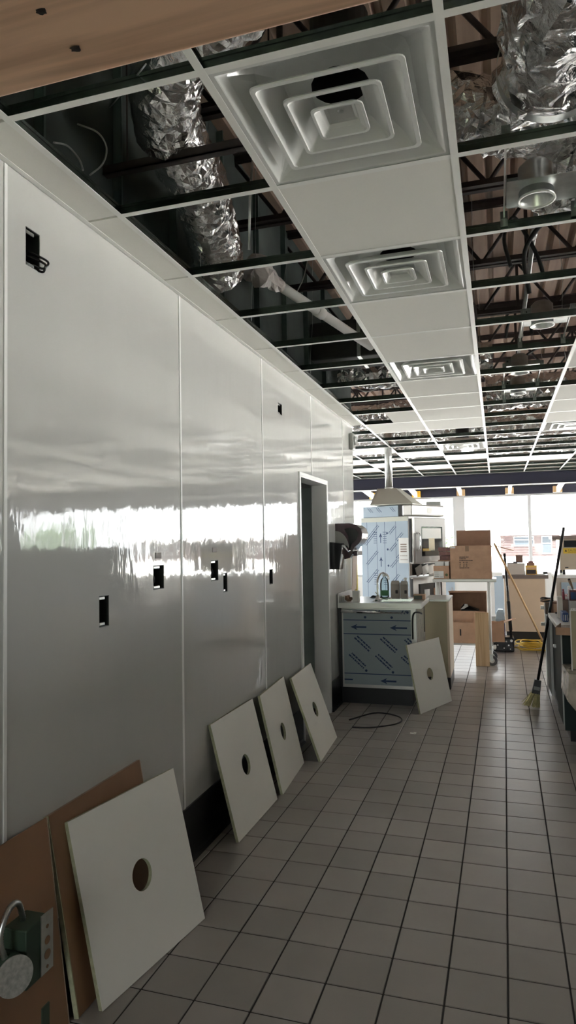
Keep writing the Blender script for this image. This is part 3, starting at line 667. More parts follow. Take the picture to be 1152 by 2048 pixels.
ebox(1, 'open electrical box lowest and leftmost of the four below mid-height', 0)
ebox(2, 'wide open electrical box left of the seam, below a small grey square', 2)
ebox(3, 'open electrical box right of the seam, below a small grey square', 3)
ebox(4, 'narrow open electrical box close beside the box with crossed wires', 1)
ebox(5, 'single open electrical box just left of the doorway', 0, False)
ebox(6, 'small open electrical box high up, above and left of the doorway', 0)
for i, (y, z, l) in enumerate(((2.752, 1.481, 'small grey square patch on wall above the widest electrical box'), (3.390, 1.496, 'small grey square patch on wall above the box with crossed wires'))):
    tag(obj('wall_patch', MB().bevbox(0, 0.003, -0.028, 0.028, -0.013, 0.013, 0.001, seg=1), mat('patch_grey', (0.33, 0.30, 0.28), 0.6), None, (WX, y, z)), l, 'patch')
# dispensers
t = thing('paper_towel_dispenser', 'smoky dark paper towel dispenser on the wall above the hand sink', 'dispenser', (WX, 6.28, 1.36))
side = [(0, 0.02), (0, 0.34), (0.14, 0.34), (0.20, 0.325), (0.245, 0.29), (0.262, 0.24), (0.255, 0.19), (0.225, 0.145), (0.185, 0.115), (0.165, 0.085), (0.160, 0.045), (0.135, 0.012), (0.09, 0.0)]
def prof_prism(poly, y0, y1, inset=0.0): return MB().prism(poly, 'Y', y0, y1)
obj('cover', prof_prism(side, 0.0, 0.30), purple_pl, t)
half = [(0.0, 0.08)] + [(0.0+0.13*math.cos(a), 0.10+0.17*math.sin(a)) for a in [i*math.pi/2/8 for i in range(9)]]
obj('side_panel', MB().prism(half, 'Y', -0.006, 0.0), grey_pl, t)
dk_ = [(0.13, 0.06), (0.155, 0.14), (0.20, 0.18), (0.225, 0.235), (0.20, 0.285), (0.13, 0.295), (0.09, 0.285), (0.125, 0.22), (0.135, 0.14), (0.12, 0.07)]
obj('side_window', MB().prism(dk_, 'Y', -0.004, 0.0), black_gloss, t)
obj('tear_bar', MB().bevbox(0.165, 0.205, 0.03, 0.27, 0.03, 0.075, 0.008), mat('dark_bar', (0.05, 0.03, 0.04), 0.2), t)
obj('towel_sheet', MB().prism([(0.15, 0.03), (0.156, 0.03), (0.142, -0.30), (0.137, -0.30)], 'Y', 0.05, 0.25), mat('pink_paper', (0.72, 0.60, 0.54), 0.8), t)
t = thing('soap_dispenser', 'black soap dispenser with silver lever on the wall by the doorway', 'dispenser', (WX, 6.04, 1.275))
obj('body', MB().prism([(0, 0), (0.085, 0.0), (0.115, 0.215), (0.105, 0.235), (0, 0.25)], 'Y', 0, 0.13), black_gloss, t)
obj('trim_strip', MB().prism([(0.085, 0.0), (0.092, 0.0), (0.122, 0.216), (0.115, 0.222)], 'Y', 0.0, 0.13), chrome, t)
obj('lever', MB().prism([(0.115, 0.225), (0.14, 0.215), (0.172, 0.165), (0.166, 0.158), (0.135, 0.195), (0.113, 0.212)], 'Y', 0.02, 0.11), chrome, t)
t = thing('wall_speaker', 'small grey round speaker fixed at the far top end of the white wall', 'speaker', (WX, 7.05, 2.60))
obj('housing', MB().bevbox(0, 0.05, -0.06, 0.06, -0.10, 0.08, 0.015), grey_pl, t); obj('cone', MB().cyl((0.05, 0, 0), (0.075, 0, 0), 0.05, 0.045, n=20), galv_lt, t)

# =================================================================== leaning ceiling boards
def lean_board(label, BL, BR, TLz, back, hole=True, th=0.016, twist=0.0, group='boards with a round hole, leaning'):
    """square board standing on its lower edge BL-BR (floor) and leaning towards 'back'"""
    BL = Vector(BL); BR = Vector(BR); b = (BR-BL).normalized(); Lb = 0.603
    nrm = Vector((b.y, -b.x, 0))                  # horizontal, away from the support
    up = (Vector((0, 0, 1))*math.cos(back) - nrm*math.sin(back))
    fwd = b.cross(up).normalized()                # out of the face
    t = thing('ceiling_board', label, 'ceiling board', BL, 0, group)
    R = Matrix((b, up, fwd)).transposed().to_4x4()
    n = 32; Rh = 0.055; mb = MB(); c0 = (Lb/2+0.0, Lb/2)
    def sq(h, z): 
        o = []
        for i in range(n):
            a = math.tau*i/n; k = h/max(abs(math.cos(a)), abs(math.sin(a))); o.append(R @ Vector((c0[0]+k*math.cos(a), c0[1]+k*math.sin(a), z)))
        return o
    def ci(r, z): return [R @ Vector((c0[0]+r*math.cos(math.tau*i/n), c0[1]+r*math.sin(math.tau*i/n), z)) for i in range(n)]
    h = Lb/2
    if hole:
        fc = MB().loft([sq(h, 0), sq(h, 0.0012), ci(Rh, 0.0012), ci(Rh, 0)])
        core = MB().loft([sq(h-.0005, 0), sq(h-.0005, -th), ci(Rh+.0005, -th), ci(Rh+.0005, 0.0005)])
    else:
        fc = MB().loft([sq(h, 0), sq(h, 0.0012)], cap1=True); core = MB().loft([sq(h-.0005, 0), sq(h-.0005, -th)], cap1=True)
    obj('face', fc, ctile, t); obj('core', core, ctile_edge, t)
    return t
lean_board('white ceiling board with round hole nearest the camera, lower left', (-1.283, 1.993, 0.003), (-1.183, 2.601, 0.003), 0, math.radians(14.5))
lean_board('second leaning white board with round hole, against the wall', (-1.305, 3.275, 0.003), (-1.295, 3.89, 0.003), 0, math.radians(14.5))
lean_board('middle board of the three leaning together, with round hole', (-1.285, 3.955, 0.003), (-1.325, 4.59, 0.003), 0, math.radians(13.0))
lean_board('leaning white board with round hole nearest the doorway', (-1.215, 4.603, 0.003), (-1.240, 5.235, 0.003), 0, math.radians(19.5))
lean_board('lone white board with round hole leaning on the sink cabinet', (-0.685, 6.057, 0.003), (-0.452, 6.612, 0.003), 0, math.radians(11.5))
# brown hardboard sheets against the wall
def sheet(label, y0, y1, zt, x0, back, th=0.006, m=hardboard, yaw=0.0):
    t = thing('hardboard_sheet', label, 'board', (x0, y0, 0.003), rot=(0, -back, yaw))
    obj('sheet', MB().bevbox(-th, 0, 0, y1-y0, 0, zt, 0.0015, seg=1), m, t)
    obj('edge_band', MB().box(-th-0.0005, 0.0006, y1-y0, y1-y0+0.003, 0, zt), mat('hardboard_edge', (0.42, 0.32, 0.24), 0.7), t)
    return t
sheet('brown hardboard sheet leaning at the lower left edge of the picture', 0.75, 1.915, 0.645, -1.355, math.radians(7.5))
t = sheet('thick orange-brown board behind the nearest ceiling board', 1.945, 2.545, 0.640, -1.338, math.radians(10.5), th=0.016)
obj('raw_edge', B(-0.0165, 0.0005, -0.004, 0.0, 0, 0.640), ctile_edge, t)
# recessed light unit lying in front of the hardboard
t = thing('downlight_unit', 'loose downlight with round disc, green box and flexible conduit, lower left corner', 'recessed light', (-1.10, 1.575, 0.0))
dgreen = mat('box_green', (0.035, 0.06, 0.04), 0.5)
pc = PY(28, 1952, 1.60)
c = pc - Vector((-1.10, 1.575, 0))
ax = Vector((0.86, -0.46, 0.12)).normalized()
mbt = MB().cyl(c, c+ax*0.006, 0.052, n=32)
obj('disc_cover', mbt, mat('pitted_disc', (0.50, 0.49, 0.46), 0.5, 0.4, var=0.3, vscale=80), t)
obj('can', MB().cyl(c-ax*0.11, c-ax*0.001, 0.048, 0.050, n=24), dgreen, t)
jb = c + Vector((-0.015, 0.105, 0.02))
obj('junction_box', MB().bevbox(jb.x-0.06, jb.x+0.02, jb.y-0.06, jb.y+0.04, jb.z-0.09, jb.z+0.075, 0.004), dgreen, t)
pb = obj('mounting_bracket', MB().box(jb.x+0.021, jb.x+0.024, jb.y+0.0, jb.y+0.055, jb.z-0.085, jb.z+0.085), galv_lt, t)
for dz, r_ in ((0.005, 0.012), (-0.035, 0.014), (0.045, 0.006), (-0.07, 0.005)): obj('bracket_hole', MB().cyl((jb.x+0.0238, jb.y+0.028, jb.z+dz), (jb.x+0.0246, jb.y+0.028, jb.z+dz), r_, n=14), hardboard, pb)
cp = crom([c+Vector((-0.03, 0.0, 0.04)), c+Vector((-0.03, -0.02, 0.11)), c+Vector((-0.03, 0.015, 0.165)), c+Vector((-0.035, 0.06, 0.16)), jb+Vector((-0.03, -0.01, 0.075))], 16)
obj('flexible_conduit', MB().tube(cp, [0.0075+0.0016*(i % 2) for i in range(len(cp))], 10), galv_lt, t)
obj('foot', MB().box(-0.10, 0.02, -0.05, 0.05, 0.0, 0.004).box(-0.09, -0.086, -0.015, 0.015, 0.0, max(0.05, c.z-0.04)), dgreen, t)

# =================================================================== floor odds and ends
cable('floor_cable', 'thin black cable looped on the floor below the sink cabinet', 'cable', [(-1.25, 5.72, 0.006), (-1.1, 5.98, 0.006), (-0.98, 6.0, 0.006), (-0.86, 5.92, 0.006), (-0.815, 5.80, 0.006), (-0.85, 5.68, 0.006), (-0.95, 5.58, 0.006), (-1.05, 5.52, 0.006), (-1.18, 5.50, 0.006)], 0.006, black)
p = PZ(823, 1468, 0)
fr = MB(); fr.add([(0, 0, 0), (0.03, -0.005, 0), (0.034, 0.03, 0), (0.018, 0.036, 0), (0.014, 0.02, 0), (-0.012, 0.016, 0), (-0.012, 0.006, 0)] + [(x, y, 0.007) for x, y in ((0, 0), (0.03, -0.005), (0.034, 0.03), (0.018, 0.036), (0.014, 0.02), (-0.012, 0.016), (-0.012, 0.006))], [(6,5,4,3,2,1,0), tuple(range(7, 14))] + [(i, (i+1) % 7, 7+(i+1) % 7, 7+i) for i in range(7)])
tag(obj('board_scrap', fr, ctile, None, (p.x, p.y, 0.001)), 'small white chip of board lying on the floor tiles', 'scrap')
# =================================================================== hand sink cabinet
SX0, SX1, SY0, SY1 = -1.462, -0.735, 6.30, 7.00
t = thing('sink_cabinet', 'stainless hand sink cabinet still wrapped in grey film with arrows', 'sink cabinet', (0, 0, 0))
obj('body', B(SX0+0.004, SX1, SY0+0.012, SY1, 0.155, 0.895), steel, t)
obj('corner_post', MB().bevbox(SX0, SX0+0.03, SY0, SY0+0.03, 0.155, 0.895, 0.003), black_base, t)
obj('toe_kick', B(SX0+0.01, SX1-0.05, SY0+0.05, SY1-0.04, 0.0, 0.155), black_base, t)
obj('side_film', B(SX1, SX1+0.002, SY0+0.05, SY1-0.01, 0.02, 0.89), mat('wrinkled_film', (0.62, 0.63, 0.66), 0.2, 0.5, bump=0.6, bscale=12), t)
fp = obj('front_film', B(SX0+0.045, SX1-0.045, SY0+0.008, SY0+0.012, 0.185, 0.885), film_grey, t)
pr = MB(); X0, X1, Yf = SX0+0.045, SX1-0.045, SY0+0.0078
def rect(mb, x0, x1, z0, z1, y=None, mi=0): y = Yf if y is None else y; mb.add([(x0, y, z0), (x1, y, z0), (x1, y, z1), (x0, y, z1)], [(0, 1, 2, 3)], mi)
def arrow_l(mb, x, z, L, y, s=1): # pointing left
    rect(mb, x+0.02, x+L, z-0.008, z+0.008, y); mb.add([(x-0.02, y, z), (x+0.045, y, z+0.028), (x+0.025, y, z), (x+0.045, y, z-0.028)], [(0, 1, 2, 3)])
def arrow_u(mb, x, z, L, y): 
    rect(mb, x-0.006, x+0.006, z-L, z, y); mb.add([(x, y, z+0.03), (x+0.028, y, z-0.03), (x, y, z-0.012), (x-0.028, y, z-0.03)], [(0, 1, 2, 3)])
def dot(mb, x, z, r, y): mb.add([(x+r*math.cos(a*math.tau/12), y, z+r*math.sin(a*math.tau/12)) for a in range(12)], [tuple(range(12))])
for z in (0.785, 0.655, 0.285): rect(pr, X0, X1, z-0.004, z+0.004)
arrow_l(pr, X0+0.09, 0.720, 0.13, Yf); arrow_l(pr, X0+0.46, 0.718, 0.14, Yf); arrow_l(pr, X0+0.36, 0.225, 0.13, Yf); rect(pr, X0, X0+0.08, 0.221, 0.233)
for x, z in ((X0+0.21, 0.813), (X0+0.46, 0.813), (X0+0.21, 0.315), (X0+0.46, 0.308), (X1-0.03, 0.862)): dot(pr, x, z, 0.012, Yf)
for cx, cz in ((0.10, 0.615), (0.345, 0.610), (0.57, 0.605), (0.045, 0.455), (0.295, 0.450), (0.535, 0.445)):
    for off, L in ((0.0, 0.185), (0.026, 0.175)):
        a = Vector((X0+cx+off, Yf, cz+off*0.55)); L = min(L, max(0.02, (X1-(a.x))*1.32))
        dash_text(pr, a, (0.74, 0, -0.67), (0.67, 0, 0.74), L, 0.014, lift=0.0)
for x in (0.30, 0.55): dash_text(pr, (X0+x, Yf, 0.845), (0.6, 0, 0.8), (-0.8, 0, 0.6), 0.04, 0.010, lift=0); dash_text(pr, (X0+x+.03, Yf, 0.845), (0.6, 0, 0.8), (-0.8, 0, 0.6), 0.04, 0.010, lift=0)
obj('film_print', pr, ink, fp)
# bright bent strip under the counter edge
st = MB(); rings = []
for i in range(15):
    u = i/14; x = SX0+0.02+u*0.60; zc = 0.868-0.012*u; h_ = 0.017*(1-0.75*u); y = SY0+0.004-0.022*math.sin(u*math.pi)
    rings.append([(x, y, zc-h_), (x, y-0.004, zc), (x, y, zc+h_), (x, y+0.002, zc)])
st.loft(rings, cap0=True, cap1=True); obj('bent_strip', st, chrome, t)
# worktop with a sunk bowl
tx0, tx1, ty0, ty1 = SX0, SX1+0.055, SY0-0.02, SY1+0.01
bx0, bx1, by0, by1 = -1.16, -0.80, 6.42, 6.86
wt = MB()
for a, b, c_, d_ in ((tx0, bx0, ty0, ty1), (bx1, tx1, ty0, ty1), (bx0, bx1, ty0, by0), (bx0, bx1, by1, ty1)): wt.box(a, b, c_, d_, 0.900, 0.948)
obj('worktop', wt, steel, t)
obj('basin', MB().loft([[(bx0, by0, .949), (bx1, by0, .949), (bx1, by1, .949), (bx0, by1, .949)], [(bx0+.015, by0+.015, .94), (bx1-.015, by0+.015, .94), (bx1-.015, by1-.015, .94), (bx0+.015, by1-.015, .94)], [(bx0+.03, by0+.03, .76), (bx1-.03, by0+.03, .76), (bx1-.03, by1-.03, .76), (bx0+.03, by1-.03, .76)]], cap1=True), chrome, t)
obj('backsplash', MB().bevbox(tx0, tx0+0.014, ty0, ty1, 0.948, 1.035, 0.003), steel, t)
obj('drain_loop', MB().tube(crom([(SX1-0.03, SY0-0.01, 0.62), (SX1-0.028, SY0-0.012, 0.80), (SX1-0.01, SY0-0.014, 0.86), (SX1+0.03, SY0-0.005, 0.865), (SX1+0.05, SY0+0.05, 0.85)], 8), 0.008, 8), black, t)
# faucet
t = thing('faucet', 'chrome gooseneck faucet at the back of the hand sink', 'faucet', (-1.135, 6.62, 0.949))
obj('base', MB().lathe([(0.0001, 0.0), (0.030, 0.0), (0.028, 0.012), (0.018, 0.03), (0.014, 0.05), (0.0001, 0.05)], n=20), chrome, t)
sp = crom([(0, 0, 0.03), (0, 0, 0.14), (0.004, -0.002, 0.20), (0.035, -0.012, 0.255), (0.075, -0.024, 0.262), (0.108, -0.034, 0.235), (0.118, -0.037, 0.20)], 8)
obj('spout', MB().tube(sp, 0.0095, 12), chrome, t); obj('handle', MB().cyl((0, 0, 0.045), (-0.03, 0.05, 0.07), 0.006, 0.005, n=10), chrome, t)
# things on the sink counter
def bottle(name, label, loc, prof, m, cap=None, band=None, n=20):
    t = thing(name, label, 'bottle', loc); obj('body', MB().lathe(prof, n=n), m, t)
    if cap: obj('cap', MB().lathe(cap, n=14), white_pl, t)
    if band: obj('label_band', MB().lathe(band[0], n=n), band[1], t)
    return t
t = bottle('soap_bottle', 'clear soap bottle with green band standing behind the faucet', (-1.115, 6.92, 0.949), [(0.0001, 0), (0.042, 0.0), (0.045, 0.01), (0.045, 0.14), (0.038, 0.18), (0.016, 0.205), (0.015, 0.22), (0.0001, 0.221)], clear_pl, [(0.018, 0.215), (0.018, 0.24), (0.0001, 0.241)], ([(0.0455, 0.02), (0.0455, 0.07)], mat('green_label', (0.06, 0.22, 0.10), 0.5)))
def bag(name, label, loc, w_, d_, h_, m, mark=True):
    t = thing(name, label, 'carton', loc)
    obj('carton', MB().loft([[(-w_/2, -d_/2, 0), (w_/2, -d_/2, 0), (w_/2, d_/2, 0), (-w_/2, d_/2, 0)], [(-w_/2, -d_/2, h_*.8), (w_/2, -d_/2, h_*.8), (w_/2, d_/2, h_*.8), (-w_/2, d_/2, h_*.8)], [(-w_*.42, -0.008, h_), (w_*.42, -0.008, h_), (w_*.42, 0.008, h_), (-w_*.42, 0.008, h_)]], cap0=True, cap1=True), m, t)
    if mark: obj('printed_mark', B(0.005, 0.03, -d_/2-0.0015, -d_/2, h_*.25, h_*.45), ink_blk, t)
    return t
gb = mat('grey_carton', (0.36, 0.34, 0.31), 0.6)
bag('drink_carton', 'wider grey gable-top carton behind the sink bowl', (-1.005, 6.93, 0.949), 0.085, 0.08, 0.17, gb)
bag('drink_carton', 'narrower grey gable-top carton with white nozzle bottle behind', (-0.915, 6.93, 0.949), 0.072, 0.075, 0.165, gb)
bottle('spray_bottle', 'small white nozzle bottle behind the two grey cartons', (-0.915, 7.03, 0.905), [(0.0001, 0), (0.025, 0), (0.025, 0.16), (0.012, 0.20), (0.012, 0.215), (0.0001, 0.216)], white_pl, [(0.014, 0.212), (0.02, 0.235), (0.0001, 0.24)])
tag(obj('small_carton', MB().bevbox(-0.032, 0.032, -0.03, 0.03, 0, 0.105, 0.003), paper, None, (-1.305, 6.40, 0.949)), 'upright white carton on the front left corner of sink counter', 'carton')
o = MB()
for k in range(7):
    a = k*0.9; o.bevbox(-0.02, 0.02, -0.014, 0.014, 0, 0.022+0.006*(k % 3), 0.008, mx=Matrix.Translation((0.032*math.cos(a)*(k % 3)/2, 0.025*math.sin(a), 0.012*(k % 3))) @ Matrix.Rotation(a, 4, 'Z') @ Matrix.Rotation(0.3*(k % 2), 4, 'X'))
tag(obj('paper_wad', o, mat('brown_paper', (0.25, 0.15, 0.10), 0.8), None, (-1.375, 6.38, 0.954)), 'crumpled brown paper wad beside the upright white carton', 'paper wad')
t = thing('wrapped_fitting', 'clear bagged fitting leaning in the corner of sink counter', 'fitting', (-1.425, 6.40, 0.949))
obj('bag', MB().bevbox(-0.02, 0.02, -0.03, 0.03, 0.0, 0.06, 0.012), mat('bag_clear', (0.66, 0.66, 0.66), 0.2), t); obj('fitting', MB().cyl((0, -0.032, 0.012), (0, -0.032, 0.05), 0.008, n=10), grey_pl, t)
tag(obj('black_spatula', MB().prism([(0, 0), (0.03, 0.022), (0.10, 0.006), (0.14, 0.004), (0.14, 0)], 'Y', -0.02, 0.02), black, None, (-1.262, 6.885, 0.950)), 'black wedge-shaped blade lying behind the upright white carton', 'tool')
t = thing('tool_box', 'small brown box with clear green-printed front at right end of sink counter', 'box', (-0.745, 6.72, 0.949))
obj('box', MB().bevbox(-0.05, 0.06, -0.04, 0.04, 0, 0.05, 0.003), card, t); obj('window', B(-0.045, 0.035, -0.043, -0.0405, 0.004, 0.04), mat('dark_green_print', (0.03, 0.05, 0.03), 0.2), t)
t = thing('lit_edge_strip', 'added yellow strip imitating the lit end edge of the white wall', 'lit_strip', (-1.435, 7.06, 0.0));  # strip added in place of yellowish light on the wall's end edge
obj('body', MB().bevbox(-0.012, 0.012, -0.028, 0.028, 0.0, 1.38, 0.003), mat('lit_edge_yellow', (0.75, 0.58, 0.14), 0.5), t); obj('green_chip', B(0.012, 0.014, -0.01, 0.01, 0.7, 0.78), leaf_m, t)

# ---- counter end panel behind the sink
t = thing('counter_end', 'olive laminate counter end panel with pale edge beside the sink', 'counter', (0, 7.10, 0))
obj('panel', B(-0.735, -0.512, 0, 0.03, 0.125, 0.895), olive_lam, t); obj('edge_band', B(-0.512, -0.490, -0.002, 0.6, 0.125, 0.905), mat('pale_edge', (0.72, 0.60, 0.48), 0.5), t)
obj('worktop', B(-0.735, -0.485, -0.01, 0.6, 0.897, 0.915), steel_dk, t); obj('toe_kick', B(-0.733, -0.492, 0.02, 0.6, 0, 0.125), black_base, t); obj('body', B(-0.735, -0.513, 0.031, 0.6, 0.126, 0.896), white_paint, t)

# =================================================================== oven stack
OV = thing('combi_oven', 'tall stacked oven in blue protective film, door facing right', 'oven', (-1.06, 8.60, 0.0), math.radians(-27))
OW, OD = 0.76, 0.80   # width of the side (local -x), length of the front (local y)
obj('upper_body', MB().bevbox(-OW, 0, 0, OD, 1.08, 1.835, 0.006), steel, OV)
obj('lower_body', MB().bevbox(-OW, 0, 0, OD, 0.12, 1.055, 0.006), steel, OV)
for x in (-OW+0.05, -0.05):
    for y in (0.05, OD-0.05): obj('foot', MB().cyl((x, y, 0), (x, y, 0.12), 0.022, n=12), steel_dk, OV)
sf = obj('side_film', B(-OW+0.004, -0.012, -0.003, 0.0, 0.16, 1.80), film_blue, OV)
pr = MB(); yf = -0.0034
obj('film_header', B(-OW+0.002, -0.004, -0.004, -0.0005, 1.775, 1.833), mat('cream_tape', (0.62, 0.63, 0.55), 0.5), OV)
for x in (-0.66, -0.50, -0.375, -0.20): rect(pr, x-0.0025, x+0.0025, 0.2, 1.775, yf)
for x in (-0.44,): arrow_u(pr, x, 1.60, 0.10, yf); arrow_u(pr, x, 1.29, 0.10, yf)
for zt in (1.64, 1.10):
    for k in range(6): rect(pr, -0.555, -0.50, zt-k*0.028-0.003, zt-k*0.028+0.003, yf); rect(pr, -0.405, -0.345, zt-k*0.028-0.003, zt-k*0.028+0.003, yf)
for x, z in ((-0.335, 1.625), (-0.330, 1.415), (-0.325, 1.205)): dot(pr, x, z, 0.014, yf)
for cx, cz in ((-0.70, 1.48), (-0.66, 1.56), (-0.68, 1.22), (-0.68, 0.98), (-0.31, 1.62), (-0.30, 1.40), (-0.29, 1.19), (-0.27, 1.00), (-0.20, 1.53), (-0.20, 1.30), (-0.18, 0.95)):
    L = 0.25 if cx < -0.5 else 0.14
    for off in (0.0, 0.022): dash_text(pr, (cx+off, yf, cz-off*0.6), (0.72, 0, 0.70), (-0.70, 0, 0.72), L, 0.009, lift=0)
obj('film_print', pr, ink, sf)
ps = obj('instruction_sheet', B(-0.155, -0.005, -0.0065, -0.0045, 1.24, 1.56), paper, OV)
pr = MB()
for k in range(4): rect(pr, -0.13, -0.035, 1.47-k*0.03, 1.485-k*0.03, -0.0068)
for k in range(2): dash_text(pr, (-0.135, -0.0066, 1.33-k*0.05), (1, 0, 0), (0, 0, 1), 0.11, 0.008)
obj('sheet_print', pr, mat('brown_ink', (0.30, 0.24, 0.20), 0.7), ps)['kind'] = 'stuff'
# front (local +x face): door with window, handle
d_ = obj('oven_door', MB().bevbox(0.0, 0.055, 0.05, OD-0.01, 1.235, 1.815, 0.012), mat('door_grey', (0.45, 0.44, 0.43), 0.35), OV)
obj('door_edge', B(0.0, 0.05, 0.012, 0.05, 1.235, 1.815), steel, OV)
obj('door_window', MB().bevbox(0.053, 0.058, 0.20, 0.70, 1.32, 1.70, 0.003), dark_pane, d_)
obj('reflected_sheet', B(0.0575, 0.0588, 0.21, 0.66, 1.545, 1.68), paper, d_)  # white panel imitating a sheet mirrored in the door glass
obj('hanging_tag', B(0.0575, 0.0592, 0.36, 0.50, 1.39, 1.55), mat('cream_tag', (0.62, 0.56, 0.40), 0.6), d_); obj('warning_label', B(0.0575, 0.0590, 0.215, 0.40, 1.385, 1.42), yellow_p, d_)
obj('door_handle', MB().tube(crom([(0.055, 0.09, 1.62), (0.10, 0.085, 1.60), (0.105, 0.085, 1.50), (0.10, 0.085, 1.42), (0.055, 0.09, 1.40)], 6), 0.014, 10), chrome, d_)
obj('hinge', B(0.0, 0.03, -0.002, 0.012, 1.25, 1.80), black, OV)
# slot between the ovens, lower oven frame and glass
obj('shelf_slot', B(-0.2, 0.002, 0.05, OD-0.02, 1.085, 1.225), black, OV)
obj('lower_frame', cutbox('X', 0.02, OD, 0.25, 1.05, 0.0, 0.03, [(0.14, 0.70, 0.35, 0.97)]), steel, OV); obj('lower_glass', B(0.0, 0.012, 0.14, 0.70, 0.35, 0.97), dark_pane, OV)
obj('lower_hinge', B(0.0, 0.03, -0.002, 0.02, 0.3, 1.04), black, OV)
for y, w_, z, h_ in ((0.20, 0.06, 0.62, 0.20), (0.30, 0.12, 0.55, 0.34), (0.52, 0.07, 0.45, 0.45)): obj('rack_sheet', B(0.0125, 0.016, y, y+w_, z, z+h_), paper if y < 0.5 else card_dk, OV)
for i, (y, a) in enumerate(((0.14, 0.35), (0.28, 0.25), (0.42, 0.1))):
    obj('slot_manual', MB().box(0, 0.012, -0.07, 0.07, 0, 0.115, 0, Matrix.Translation((0.012, y+0.06, 1.09)) @ Matrix.Rotation(a, 4, 'X')), [grey_pl, white_pl, paper][i], OV)
# condensation hood on the oven
ht = thing('vent_hood', 'flat ventilation hood in blue film sitting on the oven stack', 'hood', (-1.06, 8.60, 1.836), math.radians(-27))
obj('body', MB().bevbox(-OW+0.02, -0.17, 0.02, OD, 0, 0.145, 0.004), film_blue, ht); obj('dark_gap', B(-0.17, -0.105, 0.025, OD-0.01, 0.0, 0.145), black, ht)
obj('front_cover', MB().bevbox(-0.105, 0.05, 0.01, OD-0.02, 0, 0.150, 0.02), steel, ht); obj('badge', B(0.0505, 0.052, 0.36, 0.47, 0.03, 0.11), paper, ht)
pr = MB()
for cx in (-0.52, -0.30, -0.66):
    for off in (0, 0.03): dash_text(pr, (cx+off, 0.0195, 0.12), (0.7, 0, -0.7), (0.7, 0, 0.7), 0.08, 0.008)
obj('film_print', pr, ink, ht)
eh = thing('exhaust_hood', 'tapered sheet metal exhaust hood with round pipe above the oven', 'exhaust hood', (-1.355, 8.80, 1.99), math.radians(-8))
def rc(x0, x1, y0, y1, z): return [(x0, y0, z), (x1, y0, z), (x1, y1, z), (x0, y1, z)]
obj('cone', MB().loft([rc(-0.20, 0.36, -0.10, 0.45, 0.0), rc(-0.20, 0.36, -0.10, 0.45, 0.012), rc(-0.135, 0.11, 0.02, 0.30, 0.225)], cap0=True, cap1=True), mat('hood_metal', (0.50, 0.49, 0.43), 0.42, 0.75), eh)
obj('seam_flange', MB().add([(-0.138, 0.018, 0.226), (-0.128, 0.014, 0.226), (-0.19, -0.104, 0.01), (-0.204, -0.102, 0.01)], [(0, 1, 2, 3)]), galv_lt, eh)
obj('pipe', MB().cyl((-0.02, 0.16, 0.22), (-0.02, 0.16, CZ-1.99+0.3), 0.048, n=24), galv_lt, eh); obj('pipe_collar', MB().cyl((-0.02, 0.16, 0.222), (-0.02, 0.16, 0.25), 0.056, n=24), galv_lt, eh)
t = thing('steel_cabinet', 'square stainless box standing behind the oven to its right', 'cabinet', (-0.93, 9.55, 0))
obj('box', MB().bevbox(0, 0.20, 0, 0.4, 1.80, 2.06, 0.006), steel_dk, t); obj('column', MB().bevbox(0.14, 0.185, 0, 0.4, 0, 1.80, 0.004), tan_pl, t); obj('lower_case', MB().bevbox(0, 0.14, 0.1, 0.4, 0, 1.80, 0.004), steel_dk, t)

# =================================================================== wheeled work table with boxes
CX0, CX1, CY0, CY1, CTZ = -0.775, -0.020, 8.52, 8.93, 1.045
t = thing('work_table', 'stainless wheeled work table loaded with cardboard boxes', 'table', (0, 0, 0))
obj('table_top', MB().bevbox(CX0, CX1, CY0, CY1, CTZ-0.038, CTZ, 0.006), steel, t)
obj('lower_shelf', MB().bevbox(CX0+0.03, CX1-0.06, CY0+0.04, CY1-0.04, 0.235, 0.262, 0.005), steel, t)
for x in (CX0+0.045, CX1-0.09):
    for y in (CY0+0.04, CY1-0.04):
        lg = obj('leg', MB().cyl((x, y, 0.135), (x, y, CTZ-0.038), 0.019, n=14).cyl((x, y, 0.14), (x, y, 0.19), 0.024, n=14), white_pl, t)
        obj('caster_fork', MB().box(x-0.016, x+0.024, y-0.02, y-0.016, 0.06, 0.135).box(x-0.016, x+0.024, y+0.016, y+0.02, 0.06, 0.135).box(x-0.016, x+0.024, y-0.02, y+0.02, 0.127, 0.137), galv_lt, lg)
        obj('caster_wheel', MB().cyl((x+0.012, y-0.014, 0.062), (x+0.012, y+0.014, 0.062), 0.062, n=24).cyl((x+0.012, y-0.0155, 0.062), (x+0.012, y+0.0155, 0.062), 0.03, n=18, mi=1), [rubber, white_pl], lg)
card_shaded = mat('cardboard_flap_shaded', (0.33, 0.19, 0.125), 0.8, var=0.1, vscale=12)  # darker copy of the cardboard, shade put into the back flap's colour
